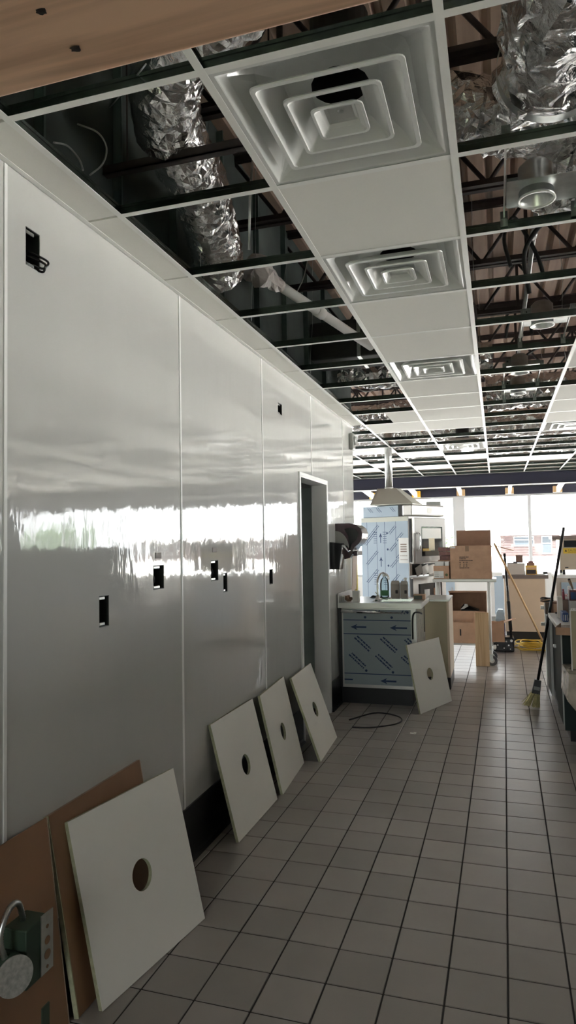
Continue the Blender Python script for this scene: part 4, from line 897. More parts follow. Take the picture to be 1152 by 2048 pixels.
def carton(name, label, x0, x1, y0, y1, z0, z1, m=card, flaps=(), open_top=False, inner=card_dk, cat='cardboard box', rz=0.0, group=None):
    t = thing(name, label, cat, ((x0+x1)/2, (y0+y1)/2, z0), rz, group); a, b, h_ = (x1-x0)/2, (y1-y0)/2, z1-z0; k = 0.004
    if open_top:
        obj('box_walls', MB().box(-a, a, -b, -b+k, 0, h_).box(-a, a, b-k, b, 0, h_).box(-a, -a+k, -b+k, b-k, 0, h_).box(a-k, a, -b+k, b-k, 0, h_).box(-a+k, a-k, -b+k, b-k, 0, k), m, t)
    else: obj('box_walls', MB().bevbox(-a, a, -b, b, 0, h_, 0.004, seg=1), m, t)
    for side, L, ang in flaps:
        fm = MB()
        if side in 'FB':
            s = -1 if side == 'F' else 1
            M = Matrix.Translation((0, s*b, h_)) @ Matrix.Rotation(-s*ang, 4, 'X'); fm.box(-a+(0.06 if s > 0 else 0.003), a-0.003, -0.002, 0.002, 0, L, 0, M)
        else:
            s = -1 if side == 'L' else 1
            M = Matrix.Translation((s*a, 0, h_)) @ Matrix.Rotation(s*ang, 4, 'Y'); fm.box(-0.002, 0.002, -b+0.003, b-0.003, 0, L, 0, M)
        obj('flap', fm, card_shaded if side == 'B' else m, t)
    return t
t = carton('shipping_box', 'large printed cardboard box with its back flap standing up, on the table', -0.555, -0.070, 8.53, 8.92, CTZ, 1.447, card, [('B', 0.195, 0.06), ('R', 0.19, 2.85)], True)
pr = MB(); yb = -0.1955
for s, z, sz in (('TO BE INSPECTED', 0.262, 0.022), ('ITEM NO. 1105', 0.240, 0.020), ('DESC. EXHAUST HOOD FRAME', 0.218, 0.021), ('QTY.    1    PC', 0.197, 0.019), ('G.W.    7.8  KG', 0.175, 0.019), ('N.W.   5.47  KG', 0.153, 0.019), ('MADE IN CHINA  P.O.', 0.130, 0.021)):
    wds = {0: 0.11}; x = -0.135
    dash_text(pr, (x, yb, z), (1, 0, 0), (0, 0, 1), {0.262: 0.11, 0.240: 0.075, 0.218: 0.16, 0.130: 0.12}.get(z, 0.02), 0.009)
    if z in (0.197, 0.175, 0.153): dash_text(pr, (x+0.042, yb, z), (1, 0, 0), (0, 0, 1), 0.022, 0.009); dash_text(pr, (x+0.075, yb, z), (1, 0, 0), (0, 0, 1), 0.022, 0.009)
obj('printed_lines', pr, ink_blk, t)
obj('packing_tape', B(-0.062, -0.018, -0.1965, -0.195, 0.335, 0.402), mat('tape_brown', (0.30, 0.19, 0.115), 0.3), t); obj('address_label', B(-0.238, -0.180, -0.1968, -0.195, 0.375, 0.398), paper, t)
t = carton('parcel', 'small cardboard parcel with white label at left end of the table', -0.762, -0.572, 8.525, 8.735, CTZ, 1.205, card, (), False)
obj('white_sleeve', MB().bevbox(-0.075, 0.03, -0.10, 0.10, 0.161, 0.213, 0.003), paper, t); obj('white_sleeve', MB().bevbox(0.045, 0.092, -0.10, 0.10, 0.161, 0.213, 0.003), paper, t)
lb = obj('shipping_label', B(-0.092, 0.028, -0.1066, -0.1045, 0.012, 0.098), paper, t)
pr = MB()
for k in range(5): dash_text(pr, (-0.082, -0.1068, 0.085-k*0.014), (1, 0, 0), (0, 0, 1), 0.05, 0.004)
rect(pr, -0.015, 0.02, 0.022, 0.028, -0.107); rect(pr, -0.082, -0.03, 0.026, 0.034, -0.107); obj('label_print', pr, grey_pl, lb)
pr = MB(); dot(pr, 0.062, 0.05, 0.017, -0.1058); obj('green_stamp', pr, mat('stamp_green', (0.14, 0.17, 0.08), 0.6), t)
for k, (dx, l) in enumerate(((0.018, 'lowest of three flat red-brown packets stacked behind the parcel'), (0.010, 'middle one of three flat red-brown packets behind the parcel'), (0.0, 'top one of three flat red-brown packets behind the parcel'))):
    t = thing('flat_packet', l, 'packet', (-0.645+dx, 8.835, 1.272+k*0.054), 0, 'flat packets behind the parcel'); obj('packet', MB().bevbox(-0.07, 0.078, -0.09, 0.09, 0, 0.050, 0.004), card_red, t)
    obj('strap', MB().box(0.03, 0.036, -0.0915, 0.0915, -0.0008, 0.0508), card_dk, t)
carton('packing_box', 'plain cardboard box hidden under the red-brown packets', -0.720, -0.565, 8.75, 8.92, CTZ, 1.271, card, ())
# lower shelf
t = thing('tipped_box', 'large open cardboard box lying on its side under the table', 'cardboard box', (-0.365, 8.62, 0.263))
a, h_ = 0.222, 0.61; k = 0.005
obj('box_walls', MB().box(-a, -a+k, 0, 0.30, 0, h_).box(a-k, a, 0, 0.30, 0, h_).box(-a+k, a-k, 0, 0.30, 0, k).box(-a+k, a-k, 0, 0.30, h_-k, h_).box(-a+k, a-k, 0.295, 0.30, k, h_-k), card, t)
obj('flap', MB().box(-a, a, -0.005, 0, 0, 0.13, 0, Matrix.Translation((0, 0, h_)) @ Matrix.Rotation(1.35, 4, 'X') @ Matrix.Translation((0, 0, -0.0))), card_lt, t)
obj('flap', MB().box(-a+0.015, a-0.02, -0.005, 0, 0.10, 0.385), card_lt, t)
t = thing('fabric_bundle', 'black and white bundle inside the tipped cardboard box', 'bundle', (-0.36, 8.78, 0.269))
obj('cloth', MB().loft([[(-0.10, -0.08, 0), (0.12, -0.08, 0), (0.12, 0.1, 0), (-0.10, 0.1, 0)], [(-0.09, -0.09, 0.40), (0.13, -0.08, 0.37), (0.12, 0.1, 0.38), (-0.10, 0.1, 0.40)], [(-0.05, -0.03, 0.45), (0.02, -0.03, 0.42), (0.02, 0.03, 0.42), (-0.06, 0.03, 0.45)]], cap0=True, cap1=True), black, t)
obj('white_edge', MB().add([(-0.10, -0.095, 0.39), (-0.03, -0.095, 0.46), (0.0, -0.09, 0.43), (-0.06, -0.095, 0.395)], [(0, 1, 2, 3)]).box(-0.05, -0.01, -0.09, -0.06, 0.44, 0.455), paper, t)
t = carton('handle_box', 'cardboard box with a slot handle in front of the tipped box', -0.545, -0.19, 8.528, 8.614, 0.265, 0.515, card_lt, [('L', 0.03, -0.5)], True)
obj('slot_handle', MB().bevbox(-0.098, -0.082, -0.0448, -0.0435, 0.09, 0.17, 0.0005, seg=1), black, t); obj('corner_flap', B(-0.15, -0.08, -0.01, -0.006, 0.20, 0.285), card_lt, t)
t = thing('bucket', 'white plastic bucket at the left under the table', 'bucket', (-0.662, 8.72, 0.263)); obj('pail', MB().lathe([(0.0001, 0), (0.060, 0.0), (0.066, 0.27), (0.070, 0.272), (0.070, 0.29), (0.0001, 0.292)], n=24), white_pl, t)
obj('paper_label', MB().cyl((0, 0, 0.06), (0, 0, 0.17), 0.0625, 0.0650, n=24, caps=False), mat('label_grey', (0.55, 0.50, 0.50), 0.6), t)
carton('side_carton', 'open cardboard carton on the shelf right end, beyond the table leg', -0.13, 0.055, 8.70, 8.85, 0.265, 0.50, card_lt, [('R', 0.10, 1.2)], True)
# plank
t = thing('pine_plank', 'short pine plank standing upright against the table shelf', 'plank', (-0.205, 8.475, 0.002), rot=(math.radians(-1.5), 0, math.radians(0)))
obj('plank', MB().bevbox(-0.080, 0.080, 0.0, 0.038, 0, 0.640, 0.002, seg=1), plank_wood, t)
for x, z, r_ in ((-0.035, 0.44, 0.006), (-0.03, 0.27, 0.005), (-0.005, 0.268, 0.005), (-0.05, 0.28, 0.006), (0.0, 0.33, 0.003)):
    pr = MB(); dot(pr, x, z, r_, -0.0006); obj('knot', pr, card, t)

# =================================================================== tan counter and things by it
t = thing('tan_counter', 'tan laminate counter with dark top and black base', 'counter', (0, 10.60, 0))
obj('front_panel', B(0.085, 0.655, 0, 0.02, 0.15, 0.930), tan_lam, t); obj('body', B(0.085, 0.655, 0.021, 0.75, 0.15, 0.930), tan_lam, t); obj('toe_kick', B(0.10, 0.65, 0.015, 0.75, 0, 0.15), black_base, t)
obj('worktop', MB().bevbox(0.062, 0.705, -0.02, 0.77, 0.931, 0.985, 0.004), mat('taupe_top', (0.16, 0.13, 0.12), 0.4), t); obj('side_edge', B(0.655, 0.672, 0.0, 0.75, 0.0, 0.93), white_paint, t)
t = carton('white_carton', 'grey-white carton on the tan counter, open at the top', 0.135, 0.388, 10.66, 10.86, 0.986, 1.155, mat('grey_white_card', (0.52, 0.47, 0.43), 0.7), (), False)
obj('black_rim', B(-0.126, 0.02, -0.099, 0.0, 0.170, 0.176), black, t)
t = carton('brown_packet', 'small dark brown packet standing on the grey-white carton', 0.262, 0.362, 10.70, 10.75, 1.163, 1.275, mat('dark_brown_card', (0.16, 0.09, 0.07), 0.6), ()); obj('black_bag', MB().bevbox(-0.09, 0.02, -0.03, 0.0, 0.0, 0.018, 0.004), black, t)
t = thing('yellow_box', 'yellow display box with dark front on the tan counter', 'box', (0.478, 10.72, 0.986)); obj('box', MB().bevbox(-0.080, 0.078, -0.06, 0.08, 0, 0.135, 0.003), mat('yellow_card', (0.62, 0.40, 0.10), 0.6), t)
obj('dark_front', B(-0.07, 0.06, -0.0625, -0.0605, 0.012, 0.072), mat('dark_print', (0.04, 0.03, 0.03), 0.4), t); obj('print_band', B(-0.072, 0.065, -0.0622, -0.0605, 0.085, 0.105), card, t)
t = thing('brown_bundle', 'small dark brown bundle lying on the yellow display box', 'bundle', (0.470, 10.72, 1.122)); obj('lower_pack', MB().bevbox(-0.055, 0.055, -0.05, 0.05, 0, 0.04, 0.006), card_dk, t); obj('upper_pack', MB().bevbox(-0.035, 0.04, -0.04, 0.04, 0.04, 0.065, 0.008), card_red, t)
tag(obj('paper_sheet', MB().box(-0.07, 0.06, -0.06, 0.06, 0, 0.004).box(-0.03, 0.07, -0.02, 0.08, 0.004, 0.009, 0, Matrix.Rotation(0.3, 4, 'Z')), paper, None, (0.60, 10.70, 0.986)), 'loose white papers on the right end of tan counter', 'paper')
tag(obj('black_pouch', MB().bevbox(-0.035, 0.03, -0.03, 0.03, 0, 0.03, 0.01), black, None, (0.672, 10.68, 0.996)), 'small black pouch at the right tip of tan counter', 'pouch')
# black tool case, cord, poles
t = thing('tool_case', 'low black tool case with white buttons on the floor', 'tool case', (0.030, 9.66, 0.0)); obj('case', MB().bevbox(-0.12, 0.15, -0.10, 0.12, 0.012, 0.205, 0.015), black_gloss, t)
for x, z, r_ in ((-0.1, 0.15, .014), (-0.02, 0.165, .011), (0.05, 0.15, .010), (0.115, 0.16, .017), (0.08, 0.10, .011), (-0.06, 0.10, .008), (0.02, 0.06, .009), (-0.10, 0.05, .013), (0.10, 0.05, .007)): obj('button', MB().cyl((x, -0.1005, z), (x, -0.106, z), r_, n=12), white_pl, t)
obj('sticker', B(-0.118, -0.08, -0.1025, -0.1005, 0.055, 0.10), paper, t)
for x in (-0.09, 0.12): obj('foot', MB().cyl((x, 0, 0), (x, 0, 0.014), 0.02, n=12), rubber, t)
cy = []; rng = random.Random(5)
for k in range(8):
    ox, oy, rr = rng.uniform(-.05, .05), rng.uniform(-.06, .06), rng.uniform(0.11, 0.235)
    for i in range(20): a = i*math.tau/20; cy.append((0.43+ox+rr*1.0*math.cos(a), 9.92+oy+rr*1.2*math.sin(a), 0.016+0.012*k+0.008*math.sin(3*a+k)))
cable('extension_cord', 'yellow extension cord coiled on the floor before the tan counter', 'cord', cy[::2], 0.0085, yellow_p, 6, 4)
def pole(name, label, cat, a, b, r, m, r1=None, n=12):
    a = Vector(a); b = Vector(b); t = thing(name, label, cat, a); obj('shaft', MB().cyl((0, 0, 0), b-a, r, r1, n=n), m, t); return t, b-a
wp = PZ(1096, 1303, 0.02)
pt = PY(990, 1090, 8.62)
t, d_ = pole('wooden_pole', 'long bare wooden pole leaning against the large printed box', 'pole', wp, pt, 0.0135, pole_wood); obj('threaded_tip', MB().cyl(d_, d_*1.012, 0.010, n=10), pole_wood, t)
pa, pb_ = PY(1023, 1288, 9.50), PY(1009, 1107, 9.75)
t, d_ = pole('black_pole', 'black handle standing in front of the tan counter', 'pole', (pa.x, pa.y, 0.215), pb_, 0.017, black_gloss); obj('grip_sleeve', MB().cyl(d_*0.08, d_*0.42, 0.023, n=12), black, t)
pa, pb_ = PY(1000, 1243, 9.35), PY(1031, 1237, 9.40)
tag(obj('thin_stick', MB().cyl((0, 0, 0), pb_-pa, 0.006, n=8), card_lt, None, pa), 'thin pale stick crossing the black handle near the floor', 'stick')
pa, pb_ = PY(991, 1092, 8.95), PY(1027, 1101, 9.0)
tag(obj('thin_stick', MB().cyl((0, 0, 0), pb_-pa, 0.006, n=8), card_lt, None, pa), 'thin pale stick poking out right of the large printed box', 'stick')
pb_ = [PY(989, 1092, 8.95), PY(993, 1079, 8.95), PY(987, 1078, 8.9)]
t = carton('blue_carton', 'blue and white printed carton between the table and tan counter', -0.035, 0.075, 10.05, 10.25, 0.0, 0.33, blue_pl, ()); obj('print_block', B(-0.04, 0.045, -0.1025, -0.1005, 0.20, 0.21), paper, t); obj('print_block', B(-0.03, 0.045, -0.1025, -0.1005, 0.05, 0.08), paper, t)
tag(obj('plastic_bag', MB().loft([rc(-.06, .05, -.08, .08, 0), rc(-.065, .06, -.09, .09, 0.06), rc(-.05, .05, -.07, .07, 0.15), rc(-.03, .04, -.04, .05, 0.19)], cap0=True, cap1=True), mat('pale_blue_bag', (0.45, 0.58, 0.70), 0.3, bump=0.4, bscale=30), None, (0.015, 10.15, 0.331)), 'crinkled pale blue bags lying on the blue carton', 'bag')

# =================================================================== right-hand cabinets
FX = 0.455
t = thing('base_cabinet', 'dark green base cabinet run along the right edge', 'cabinet', (0, 0, 0))
obj('carcass', B(FX+0.022, 1.05, 5.46, 7.40, 0.105, 0.820), green_lam, t); obj('toe_kick', B(FX+0.03, 1.05, 5.52, 7.34, 0.0, 0.104), black_base, t); obj('end_panel', B(FX-0.012, 1.05, 5.440, 5.459, 0.10, 0.822), green_lam, t)
pale = mat('pale_edge_strip', (0.55, 0.56, 0.56), 0.4)
for k, (a, b, op) in enumerate(((5.47, 5.93, 0.02), (5.96, 6.42, 0.0), (6.45, 6.90, 0.03), (6.93, 7.38, 0.0))):
    d_ = obj('door', B(FX-op, FX+0.020-op, a, b, 0.13, 0.80), green_lam, t)
    obj('edge_strip', B(FX-op-0.001, FX+0.0205-op, a-0.003, a, 0.13, 0.80), pale, d_)
    if k == 1: obj('door_pull', MB().bevbox(FX-0.035, FX, a+0.03, a+0.10, 0.62, 0.645, 0.006), galv_lt, d_)
t = thing('countertop', 'speckled white countertop on the dark green cabinets', 'countertop', (0, 0, 0.824)); obj('slab', MB().bevbox(FX-0.035, 1.06, 5.60, 6.47, 0, 0.036, 0.004), mat('speckled_top', (0.55, 0.53, 0.52), 0.4, var=0.2, vscale=90), t)
obj('front_edge', B(FX-0.037, FX-0.035, 5.60, 6.47, 0.0, 0.036), white_pl, t)
CT = 0.861
def at(px, py, Y): return PY(px, py, Y)
def px_box(name, label, cat, x0, x1, ytop, Y, dep, m, z0=CT, parts=(), bev=0.004, group=None):
    a = at(x0, ytop, Y); b = at(x1, ytop, Y); h_ = max(0.01, a.z-z0); w_ = b.x-a.x
    t = thing(name, label, cat, (a.x, Y, z0), 0, group); obj('body', MB().bevbox(0, w_, 0, dep, 0, h_, min(bev, w_/4, h_/4, dep/4)), m, t)
    for nm, u0, u1, v0, v1, mm in parts: obj(nm, B(w_*u0, w_*u1, -0.002, -0.0003, h_*v0, h_*v1), mm, t)
    return t, w_, h_
px_box('brown_carton', 'brown carton on the countertop behind the broom handle', 'box', 1101, 1117, 1204, 6.68, 0.15, card_dk, z0=0.823, parts=[('side_panel', .35, .95, .05, .85, card)])
t, w_, h_ = px_box('wire_bundle', 'dark tangled bundle overhanging the carton behind the broom', 'bundle', 1090, 1100, 1206, 6.70, 0.10, mat('dark_bundle', (0.10, 0.06, 0.045), 0.4, var=0.5, vscale=30), z0=0.823)
for k in range(4): obj('loop', MB().tube([(w_*0.5+0.055*math.cos(i*math.tau/14), 0.06+0.05*math.sin(i*math.tau/14), h_+0.008+0.010*k+0.006*math.sin(i+k)) for i in range(14)], 0.006, 6, closed=True), [card_dk, black, card, black][k], t)
px_box('white_carton_tall', 'tall off-white carton leaning up on the countertop', 'carton', 1115, 1125, 1194, 6.05, 0.10, mat('off_white_card', (0.60, 0.56, 0.52), 0.6))
px_box('taupe_carton', 'taupe cardboard carton right of the tall off-white carton', 'carton', 1125.5, 1137, 1200, 6.10, 0.14, mat('taupe_card', (0.28, 0.20, 0.16), 0.7))
px_box('grey_case', 'pale grey case at the right edge below the maroon caddy', 'case', 1137.5, 1164, 1202, 6.05, 0.18, mat('pale_grey_case', (0.50, 0.49, 0.48), 0.5), parts=[('dark_slot', .25, .55, .2, .45, blue_pl)])
zc = at(1130, 1200, 6.10).z+0.001
t, w_, h_ = px_box('red_bottle', 'narrow maroon bottle standing on the taupe carton', 'bottle', 1124.5, 1129, 1183, 6.12, 0.03, red_pl, z0=at(1126, 1200, 6.10).z+0.001, bev=0.008); obj('cap', MB().cyl((w_/2, 0.015, h_), (w_/2, 0.015, h_+0.02), 0.007, n=10), red_pl, t)
px_box('pink_box', 'pink and white printed packet beside the maroon bottle', 'packet', 1129.5, 1135, 1189, 6.12, 0.04, pink_pl, z0=zc, parts=[('white_print', .1, .8, .2, .6, paper)])
t, w_, h_ = px_box('caddy', 'maroon caddy holding a brush at the right edge', 'caddy', 1138.5, 1164, 1180, 6.08, 0.12, mat('maroon_dark', (0.10, 0.012, 0.03), 0.35), z0=at(1140, 1202, 6.05).z+0.001, parts=[('dark_front', .1, .5, .1, .8, blue_pl)])
a = at(1146, 1178, 6.10); b = at(1138, 1159, 6.06)
t = thing('scrub_brush', 'wooden-handled brush sticking up out of the maroon caddy', 'brush', a); obj('handle', MB().tube([Vector((0, 0, 0)), (b-a)*0.5, (b-a)*0.8, (b-a)], [0.006, 0.011, 0.014, 0.011], 10), mat('brush_wood', (0.36, 0.24, 0.15), 0.4), t); obj('tip', MB().cyl((b-a), (b-a)*1.06, 0.012, 0.008, n=10), black, t); obj('ferrule', MB().cyl((0, 0, -0.02), (0, 0, 0.0), 0.009, n=10), steel_dk, t)
px_box('white_jar', 'small white jar standing behind the maroon caddy', 'jar', 1135.5, 1141, 1172, 6.25, 0.03, white_pl, z0=at(1140, 1202, 6.05).z+0.001, bev=0.008)
# binder and papers
a = at(1123, 1224, 5.85); t = thing('binder', 'dark blue ring binder standing at the front of the countertop', 'binder', (a.x, 5.78, CT)); hb = a.z-CT
obj('cover', MB().bevbox(0, 0.045, 0, 0.20, 0, hb, 0.006), blue_pl, t)
for k in range(3): obj('spine_stripe', B(0.006+0.013*k, 0.012+0.013*k, -0.0015, -0.0002, 0.01, hb-0.015), white_pl if k % 2 else steel_dk, t)
t = thing('leaning_sheet', 'white ribbed sheet leaning back beside the ring binder', 'sheet', (a.x+0.058, 5.66, CT)); obj('sheet', MB().box(0, 0.09, 0, 0.006, 0, 0.13, 0, Matrix.Rotation(-0.5, 4, 'X')), paper, t)
for k in range(4): obj('rib', MB().box(0.008+0.022*k, 0.012+0.022*k, -0.002, 0.0, 0.005, 0.125, 0, Matrix.Rotation(-0.5, 4, 'X')), grey_pl, t)
tag(obj('black_tape_gun', MB().bevbox(-0.05, 0.03, -0.012, 0.012, 0, 0.012, 0.004).bevbox(0.02, 0.055, -0.014, 0.014, 0, 0.022, 0.005), black, None, (0.520, 6.40, CT)), 'flat black tool at the far corner of the countertop', 'tool')
# cardboard tray overhanging, tan panel, wrapped package
t = thing('cardboard_tray', 'cardboard tray overhanging the near end of the countertop', 'tray', (0.392, 5.29, 0.8235), rot=(0, 0, math.radians(-12)))
obj('base', B(0, 0.34, 0, 0.27, 0.0, 0.006), card_lt, t); obj('front_wall', B(0, 0.34, -0.005, 0, 0, 0.055), card, t); obj('side_wall', B(-0.005, 0, -0.005, 0.27, 0, 0.055), mat('brown_side', (0.25, 0.16, 0.11), 0.8), t)
t = thing('laminate_sheet', 'olive-tan laminate panel with white edge at the right border', 'panel', (0.0, 0, 0)); a = at(1139.5, 1222, 5.15); b = at(1139.5, 1338, 5.15)
obj('board', B(a.x+0.006, a.x+0.5, 5.15, 5.17, b.z, a.z), olive_lam, t); obj('white_edge', B(a.x, a.x+0.006, 5.148, 5.172, b.z-0.01, a.z+0.006), white_pl, t); obj('top_edge', B(a.x+0.006, a.x+0.5, 5.148, 5.172, a.z, a.z+0.006), white_pl, t)
pk = thing('wrapped_package', 'long plastic-wrapped package below the tan panel', 'package', (0, 0, 0)); a = at(1131, 1336, 5.15); c0 = at(1131, 1398, 5.15)
z1_, z0_ = b.z-0.012, at(1140, 1420, 5.15).z
obj('package', MB().loft([[(a.x+0.01, 5.02, z1_), (a.x+0.5, 5.02, z1_-.01), (a.x+0.5, 5.02, z0_-0.12), (a.x+0.05, 5.02, z0_+0.02), (a.x-0.005, 5.02, z0_+0.09)], [(a.x+0.0, 5.42, z1_), (a.x+0.5, 5.42, z1_), (a.x+0.5, 5.42, z0_-0.1), (a.x+0.04, 5.42, z0_+0.03), (a.x-0.012, 5.42, z0_+0.1)]], cap0=True, cap1=True), mat('shrink_wrap', (0.56, 0.50, 0.42), 0.18, bump=0.7, bscale=14, coat=0.5, var=0.4, vscale=9), pk)
obj('stand', B(a.x+0.12, a.x+0.45, 5.10, 5.38, 0, z0_-0.12), black_base, pk)
for u in (0.1, 0.3): obj('tape_strip', B(a.x+u, a.x+u+0.03, 5.016, 5.019, z0_, z1_-0.01), mat('clear_tape', (0.62, 0.58, 0.52), 0.15), pk)
# white bracket rail beyond the cabinets
a = at(1091, 1206, 7.50); t = thing('bracket_rail', 'white upright rail with brackets at the far end of the cabinets', 'rail', (a.x, 7.50, 0.0)); obj('rail', MB().bevbox(-0.012, 0.012, 0, 0.03, 0.0, a.z, 0.003), white_pl, t)
for z in (a.z-0.03, a.z-0.20): obj('bracket', MB().bevbox(-0.05, -0.012, 0, 0.03, z-0.035, z, 0.004), white_pl, t)
# broom
a = PZ(1069, 1400, 0.05); a = Vector((0.268, 6.53, 0.0)); top = Vector((0.582, 6.56, 1.622)); hd_ = a + (top-a)*0.125
t = thing('broom', 'black-handled broom with straw bristles leaning on the cabinets', 'broom', a); d_ = top-a; dn = d_.normalized(); q = Matrix.Identity(4)
obj('handle', MB().cyl(d_*0.13, d_, 0.0125, n=12), black_gloss, t)
sx = Vector((dn.z, 0, -dn.x))
def slab(u0, u1, w0, w1, th): 
    return [[dn*u+sx*(s*w)+Vector((0, e*th, 0)) for s, e in ((-1, -1), (1, -1), (1, 1), (-1, 1))] for u, w in ((u0, w0), (u1, w1))]
obj('head_block', MB().loft(slab(0.13, 0.255, 0.036, 0.028, 0.022), cap0=True, cap1=True), mat('head_black', (0.03, 0.03, 0.032), 0.35), t)
obj('clip_plate', MB().loft([[p+Vector((0, -0.003, 0)) for p in r_] for r_ in slab(0.165, 0.195, 0.026, 0.026, 0.021)], cap0=True, cap1=True), grey_pl, t)
br = MB(); rng = random.Random(3)
for i in range(90):
    u = rng.uniform(-1, 1); v = rng.uniform(-1, 1); p0 = dn*0.135+sx*(u*0.034)+Vector((0, v*0.02, 0)); sp = rng.uniform(0.8, 1.15)
    p1 = dn*rng.uniform(0.0, 0.02)+sx*(u*0.060*sp-0.030*(1-u)*0.6)+Vector((0, v*0.03, 0)); p1.z = max(p1.z, 0.003)
    br.cyl(p0, p1, 0.0035, 0.0022, n=4, caps=False)
obj('bristles', br, straw, t)['kind'] = 'stuff'

# =================================================================== far equipment on the right
t = thing('warming_unit', 'beige counter machine with yellow caution strip, far right', 'machine', (0.78, 9.50, 1.045))
obj('body', MB().bevbox(0, 0.75, 0, 0.55, 0.06, 0.462, 0.008), tan_pl, t); obj('top_plate', MB().bevbox(-0.09, 0.80, -0.04, 0.58, 0.463, 0.510, 0.004), mat('taupe_plate', (0.30, 0.24, 0.22), 0.5), t); obj('plate_lip', B(-0.09, -0.04, -0.04, 0.0, 0.445, 0.463), mat('taupe_plate', (0.3, .24, .22), .5), t)
obj('glass_front', B(0.055, 0.70, -0.004, -0.0005, 0.355, 0.445), dark_pane, t); cs = obj('caution_strip', B(0.045, 0.72, -0.006, -0.001, 0.275, 0.345), yellow_p, t)
pr = MB(); text_mb(pr, 'CAUTION', 0.032, (0.10, -0.0066, 0.306), (1, 0, 0), (0, 0, 1)); dash_text(pr, (0.10, -0.0066, 0.290), (1, 0, 0), (0, 0, 1), 0.35, 0.006); pr.add([(0.062, -0.0068, 0.30), (0.09, -0.0068, 0.30), (0.076, -0.0068, 0.33)], [(0, 1, 2)]); obj('caution_print', pr, ink_blk, cs)
obj('badge', B(0.06, 0.10, -0.004, -0.0005, 0.085, 0.10), ink_blk, t)
for x in (0.05, 0.68): obj('foot', MB().cyl((x, 0.06, 0), (x, 0.06, 0.06), 0.016, n=10), black, t); obj('foot', MB().cyl((x, 0.48, 0), (x, 0.48, 0.06), 0.016, n=10), black, t)
t = thing('film_cabinet', 'white-topped cabinet with blue film doors under the beige machine', 'cabinet', (0.72, 9.42, 0)); obj('worktop', MB().bevbox(-0.01, 0.9, -0.02, 0.66, 1.005, 1.044, 0.004), white_pl, t); obj('body', B(0, 0.9, 0.0, 0.64, 0.10, 1.004), mat('beige_body', (0.50, 0.44, 0.38), 0.5), t); obj('toe_kick', B(0.02, 0.88, 0.03, 0.62, 0.0, 0.10), black_base, t)
for x in (0.06, 0.40):
    d_ = obj('door', B(x, x+0.30, -0.012, -0.001, 0.25, 0.95), film_blue, t); pr = MB()
    for off in (0, 0.03): dash_text(pr, (x+0.03+off, -0.0125, 0.80), (0.7, 0, -0.7), (0.7, 0, 0.7), 0.14, 0.008)
    obj('film_print', pr, ink, d_)
t = thing('prep_table', 'white-fronted low cabinet with blue film below the far windows', 'cabinet', (-0.55, 13.2, 0)); obj('worktop', MB().bevbox(-0.9, 3.2, 0, 0.7, 0.86, 0.90, 0.004), white_pl, t); obj('body', B(-0.88, 3.18, 0.02, 0.68, 0.08, 0.859), white_paint, t); obj('base', B(-0.86, 3.16, 0.05, 0.66, 0.0, 0.08), grey_pl, t)
for k in range(6): d_ = obj('door', B(-0.84+k*0.66, -0.24+k*0.66, 0.006, 0.019, 0.12, 0.83), film_blue if k % 2 == 0 else white_pl, t); obj('handle', B(-0.30+k*0.66, -0.28+k*0.66, -0.006, 0.006, 0.5, 0.62), steel, d_)
for x, m, l in ((0.62, red_pl, 'small red cup standing on the low cabinet under the far windows'), (1.16, yellow_p, 'small yellow cup standing on the low cabinet under the far windows')):
    t = thing('cup', l, 'cup', (x, 13.45, 0.901)); obj('cup_wall', MB().lathe([(0.03, 0), (0.042, 0.13), (0.039, 0.13), (0.028, 0.004)], n=16), m, t); obj('rim', MB().lathe([(0.042, 0.125), (0.045, 0.13), (0.042, 0.134), (0.039, 0.13)], n=16), white_pl, t)

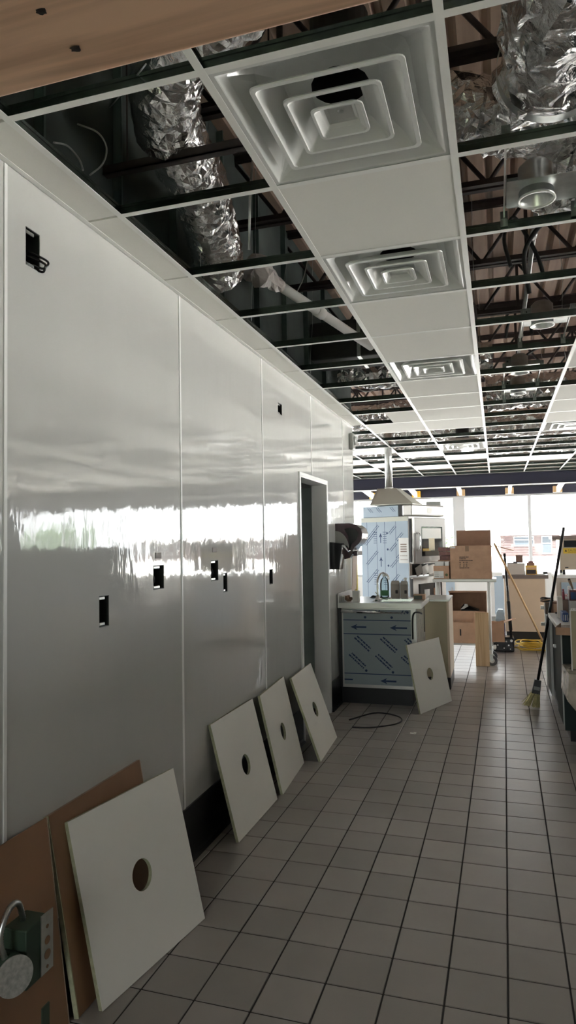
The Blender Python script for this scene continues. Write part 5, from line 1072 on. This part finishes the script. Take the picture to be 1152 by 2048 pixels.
# =================================================================== outdoors
o = obj('outdoor_ground', MB().add([(-150, 15.2, -0.15), (200, 15.2, -0.15), (200, 200, -2.6), (-150, 200, -2.6)], [(0, 1, 2, 3)]).add([(9.2, -60, -0.15), (200, -60, -0.15), (200, 15.2, -0.15), (9.2, 15.2, -0.15)], [(0, 1, 2, 3)]), concrete); lw = obj('outdoor_lawn', MB().add([(-150, -60, -0.15), (9.2, -60, -0.15), (9.2, -3.2, -0.15), (-150, -3.2, -0.15)], [(0, 1, 2, 3)]), grass_m); lw['kind'] = 'structure'; lw['label'] = 'green lawn outside the rear glass door'; o['kind'] = 'structure'; o['label'] = 'pale concrete ground outside the windows'
def building(name, label, x0, x1, y, z0, z1, wins, roof_h, grp=None, brick=True):
    t = thing(name, label, 'building', (x0, y, z0)); W_, H_ = x1-x0, z1-z0
    obj('wall', B(0, W_, 0, 8, 0, H_), mortar_m if brick else white_paint, t)
    bk = MB(); rows = int(H_/0.40); rng = random.Random(2)
    for r in range(rows):
        x = -rng.uniform(0, 0.8); 
        while x < W_:
            xa, xb = max(0, x)+0.02, min(W_, x+1.1)-0.02; x += 1.1
            za, zb = r*H_/rows+0.03, (r+1)*H_/rows-0.03
            if xb-xa < 0.05 or any(a_-0.1 < xb and b_+0.1 > xa and c_-0.1 < zb and e_+0.1 > za for a_, b_, c_, e_ in wins): continue
            bk.box(xa, xb, -0.06, 0, za, zb)
    o = obj('brickwork', bk, brick_m, t); o['kind'] = 'stuff'
    for a_, b_, c_, e_ in wins:
        w_ = obj('window', MB().box(a_-0.1, a_, -0.12, 0.0, c_-0.15, e_+0.1).box(b_, b_+0.1, -0.12, 0, c_-0.15, e_+0.1).box(a_, b_, -0.12, 0, e_, e_+0.1).box(a_, b_, -0.14, 0, c_-0.15, c_).box(a_, b_, -0.10, 0, (c_+e_)/2+0.2, (c_+e_)/2+0.28), white_pl, t)
        obj('pane', B(a_, b_, -0.04, -0.02, c_, e_), mat('far_pane', (0.035, 0.042, 0.05), 0.3, spec=0.1), w_)
    obj('roof', MB().prism([(-0.5, H_), (8.5, H_), (4, H_+roof_h)], 'X', -0.5, W_+0.5), white_paint, t)
    return t
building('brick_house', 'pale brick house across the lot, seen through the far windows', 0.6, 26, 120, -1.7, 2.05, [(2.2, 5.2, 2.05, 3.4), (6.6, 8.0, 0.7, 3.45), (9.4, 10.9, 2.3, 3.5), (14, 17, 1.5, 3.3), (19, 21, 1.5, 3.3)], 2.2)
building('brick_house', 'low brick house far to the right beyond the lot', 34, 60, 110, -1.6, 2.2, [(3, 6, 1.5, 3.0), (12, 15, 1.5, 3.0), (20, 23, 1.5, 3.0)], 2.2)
def tree(name, label, loc, h_, r_, seed):
    t = thing(name, label, 'tree', loc); rng = random.Random(seed); obj('trunk', MB().cyl((0, 0, 0), (0, 0, h_*0.6), 0.16, 0.09, n=8), card_dk, t)
    mb = MB()
    for i in range(900):
        while True:
            v = Vector((rng.uniform(-1, 1), rng.uniform(-1, 1), rng.uniform(-1, 1)))
            if 0.3 < v.length < 1: break
        p = Vector((v.x*r_, v.y*r_, h_*0.62+v.z*h_*0.38)); e1 = Vector((rng.uniform(-1, 1), rng.uniform(-1, 1), rng.uniform(-.6, .6))).normalized()*0.26*h_/5; e2 = e1.orthogonal().normalized()*0.16*h_/5
        mb.add([p-e1, p+e2, p+e1, p-e2], [(0, 1, 2, 3)])
    o = obj('leaves', mb, leaf_m, t); o['kind'] = 'stuff'
rng = random.Random(4)
def hedge(name, label, items):
    mb = MB()
    for (x, y, z, h_, r_) in items:
        for i in range(700):
            while True:
                v = Vector((rng.uniform(-1, 1), rng.uniform(-1, 1), rng.uniform(-1, 1)))
                if 0.3 < v.length < 1: break
            p = Vector((x+v.x*r_, y+v.y*r_, z+h_*0.5+v.z*h_*0.5)); e1 = Vector((rng.uniform(-1, 1), rng.uniform(-1, 1), rng.uniform(-.6, .6))).normalized()*0.26*h_/5; e2 = e1.orthogonal().normalized()*0.16*h_/5
            mb.add([p-e1, p+e2, p+e1, p-e2], [(0, 1, 2, 3)])
    o = obj(name, mb, leaf_m); o['kind'] = 'stuff'; tag(o, label, 'foliage')
hedge('tree_line', 'leafy green tree line across the lot', [(-6, 95, -1.4, 3.6, 2.4), (-20, 90, -1.3, 5, 3), (40, 60, -.9, 5, 3.5), (60, 42, -.7, 6, 4), (52, 24, -.4, 5.5, 3.6), (62, 8, -.2, 6, 4), (50, 70, -1, 5, 4), (44, 36, -.5, 4, 3)])
hedge('garden_hedge', 'green leafy hedge outside the rear glass door', [(-4, -9, -.15, 3.6, 2.2), (-1, -8.5, -.15, 3.2, 2.2), (2, -9, -.15, 3.8, 2.2), (5, -9.5, -.15, 4, 2.4)])
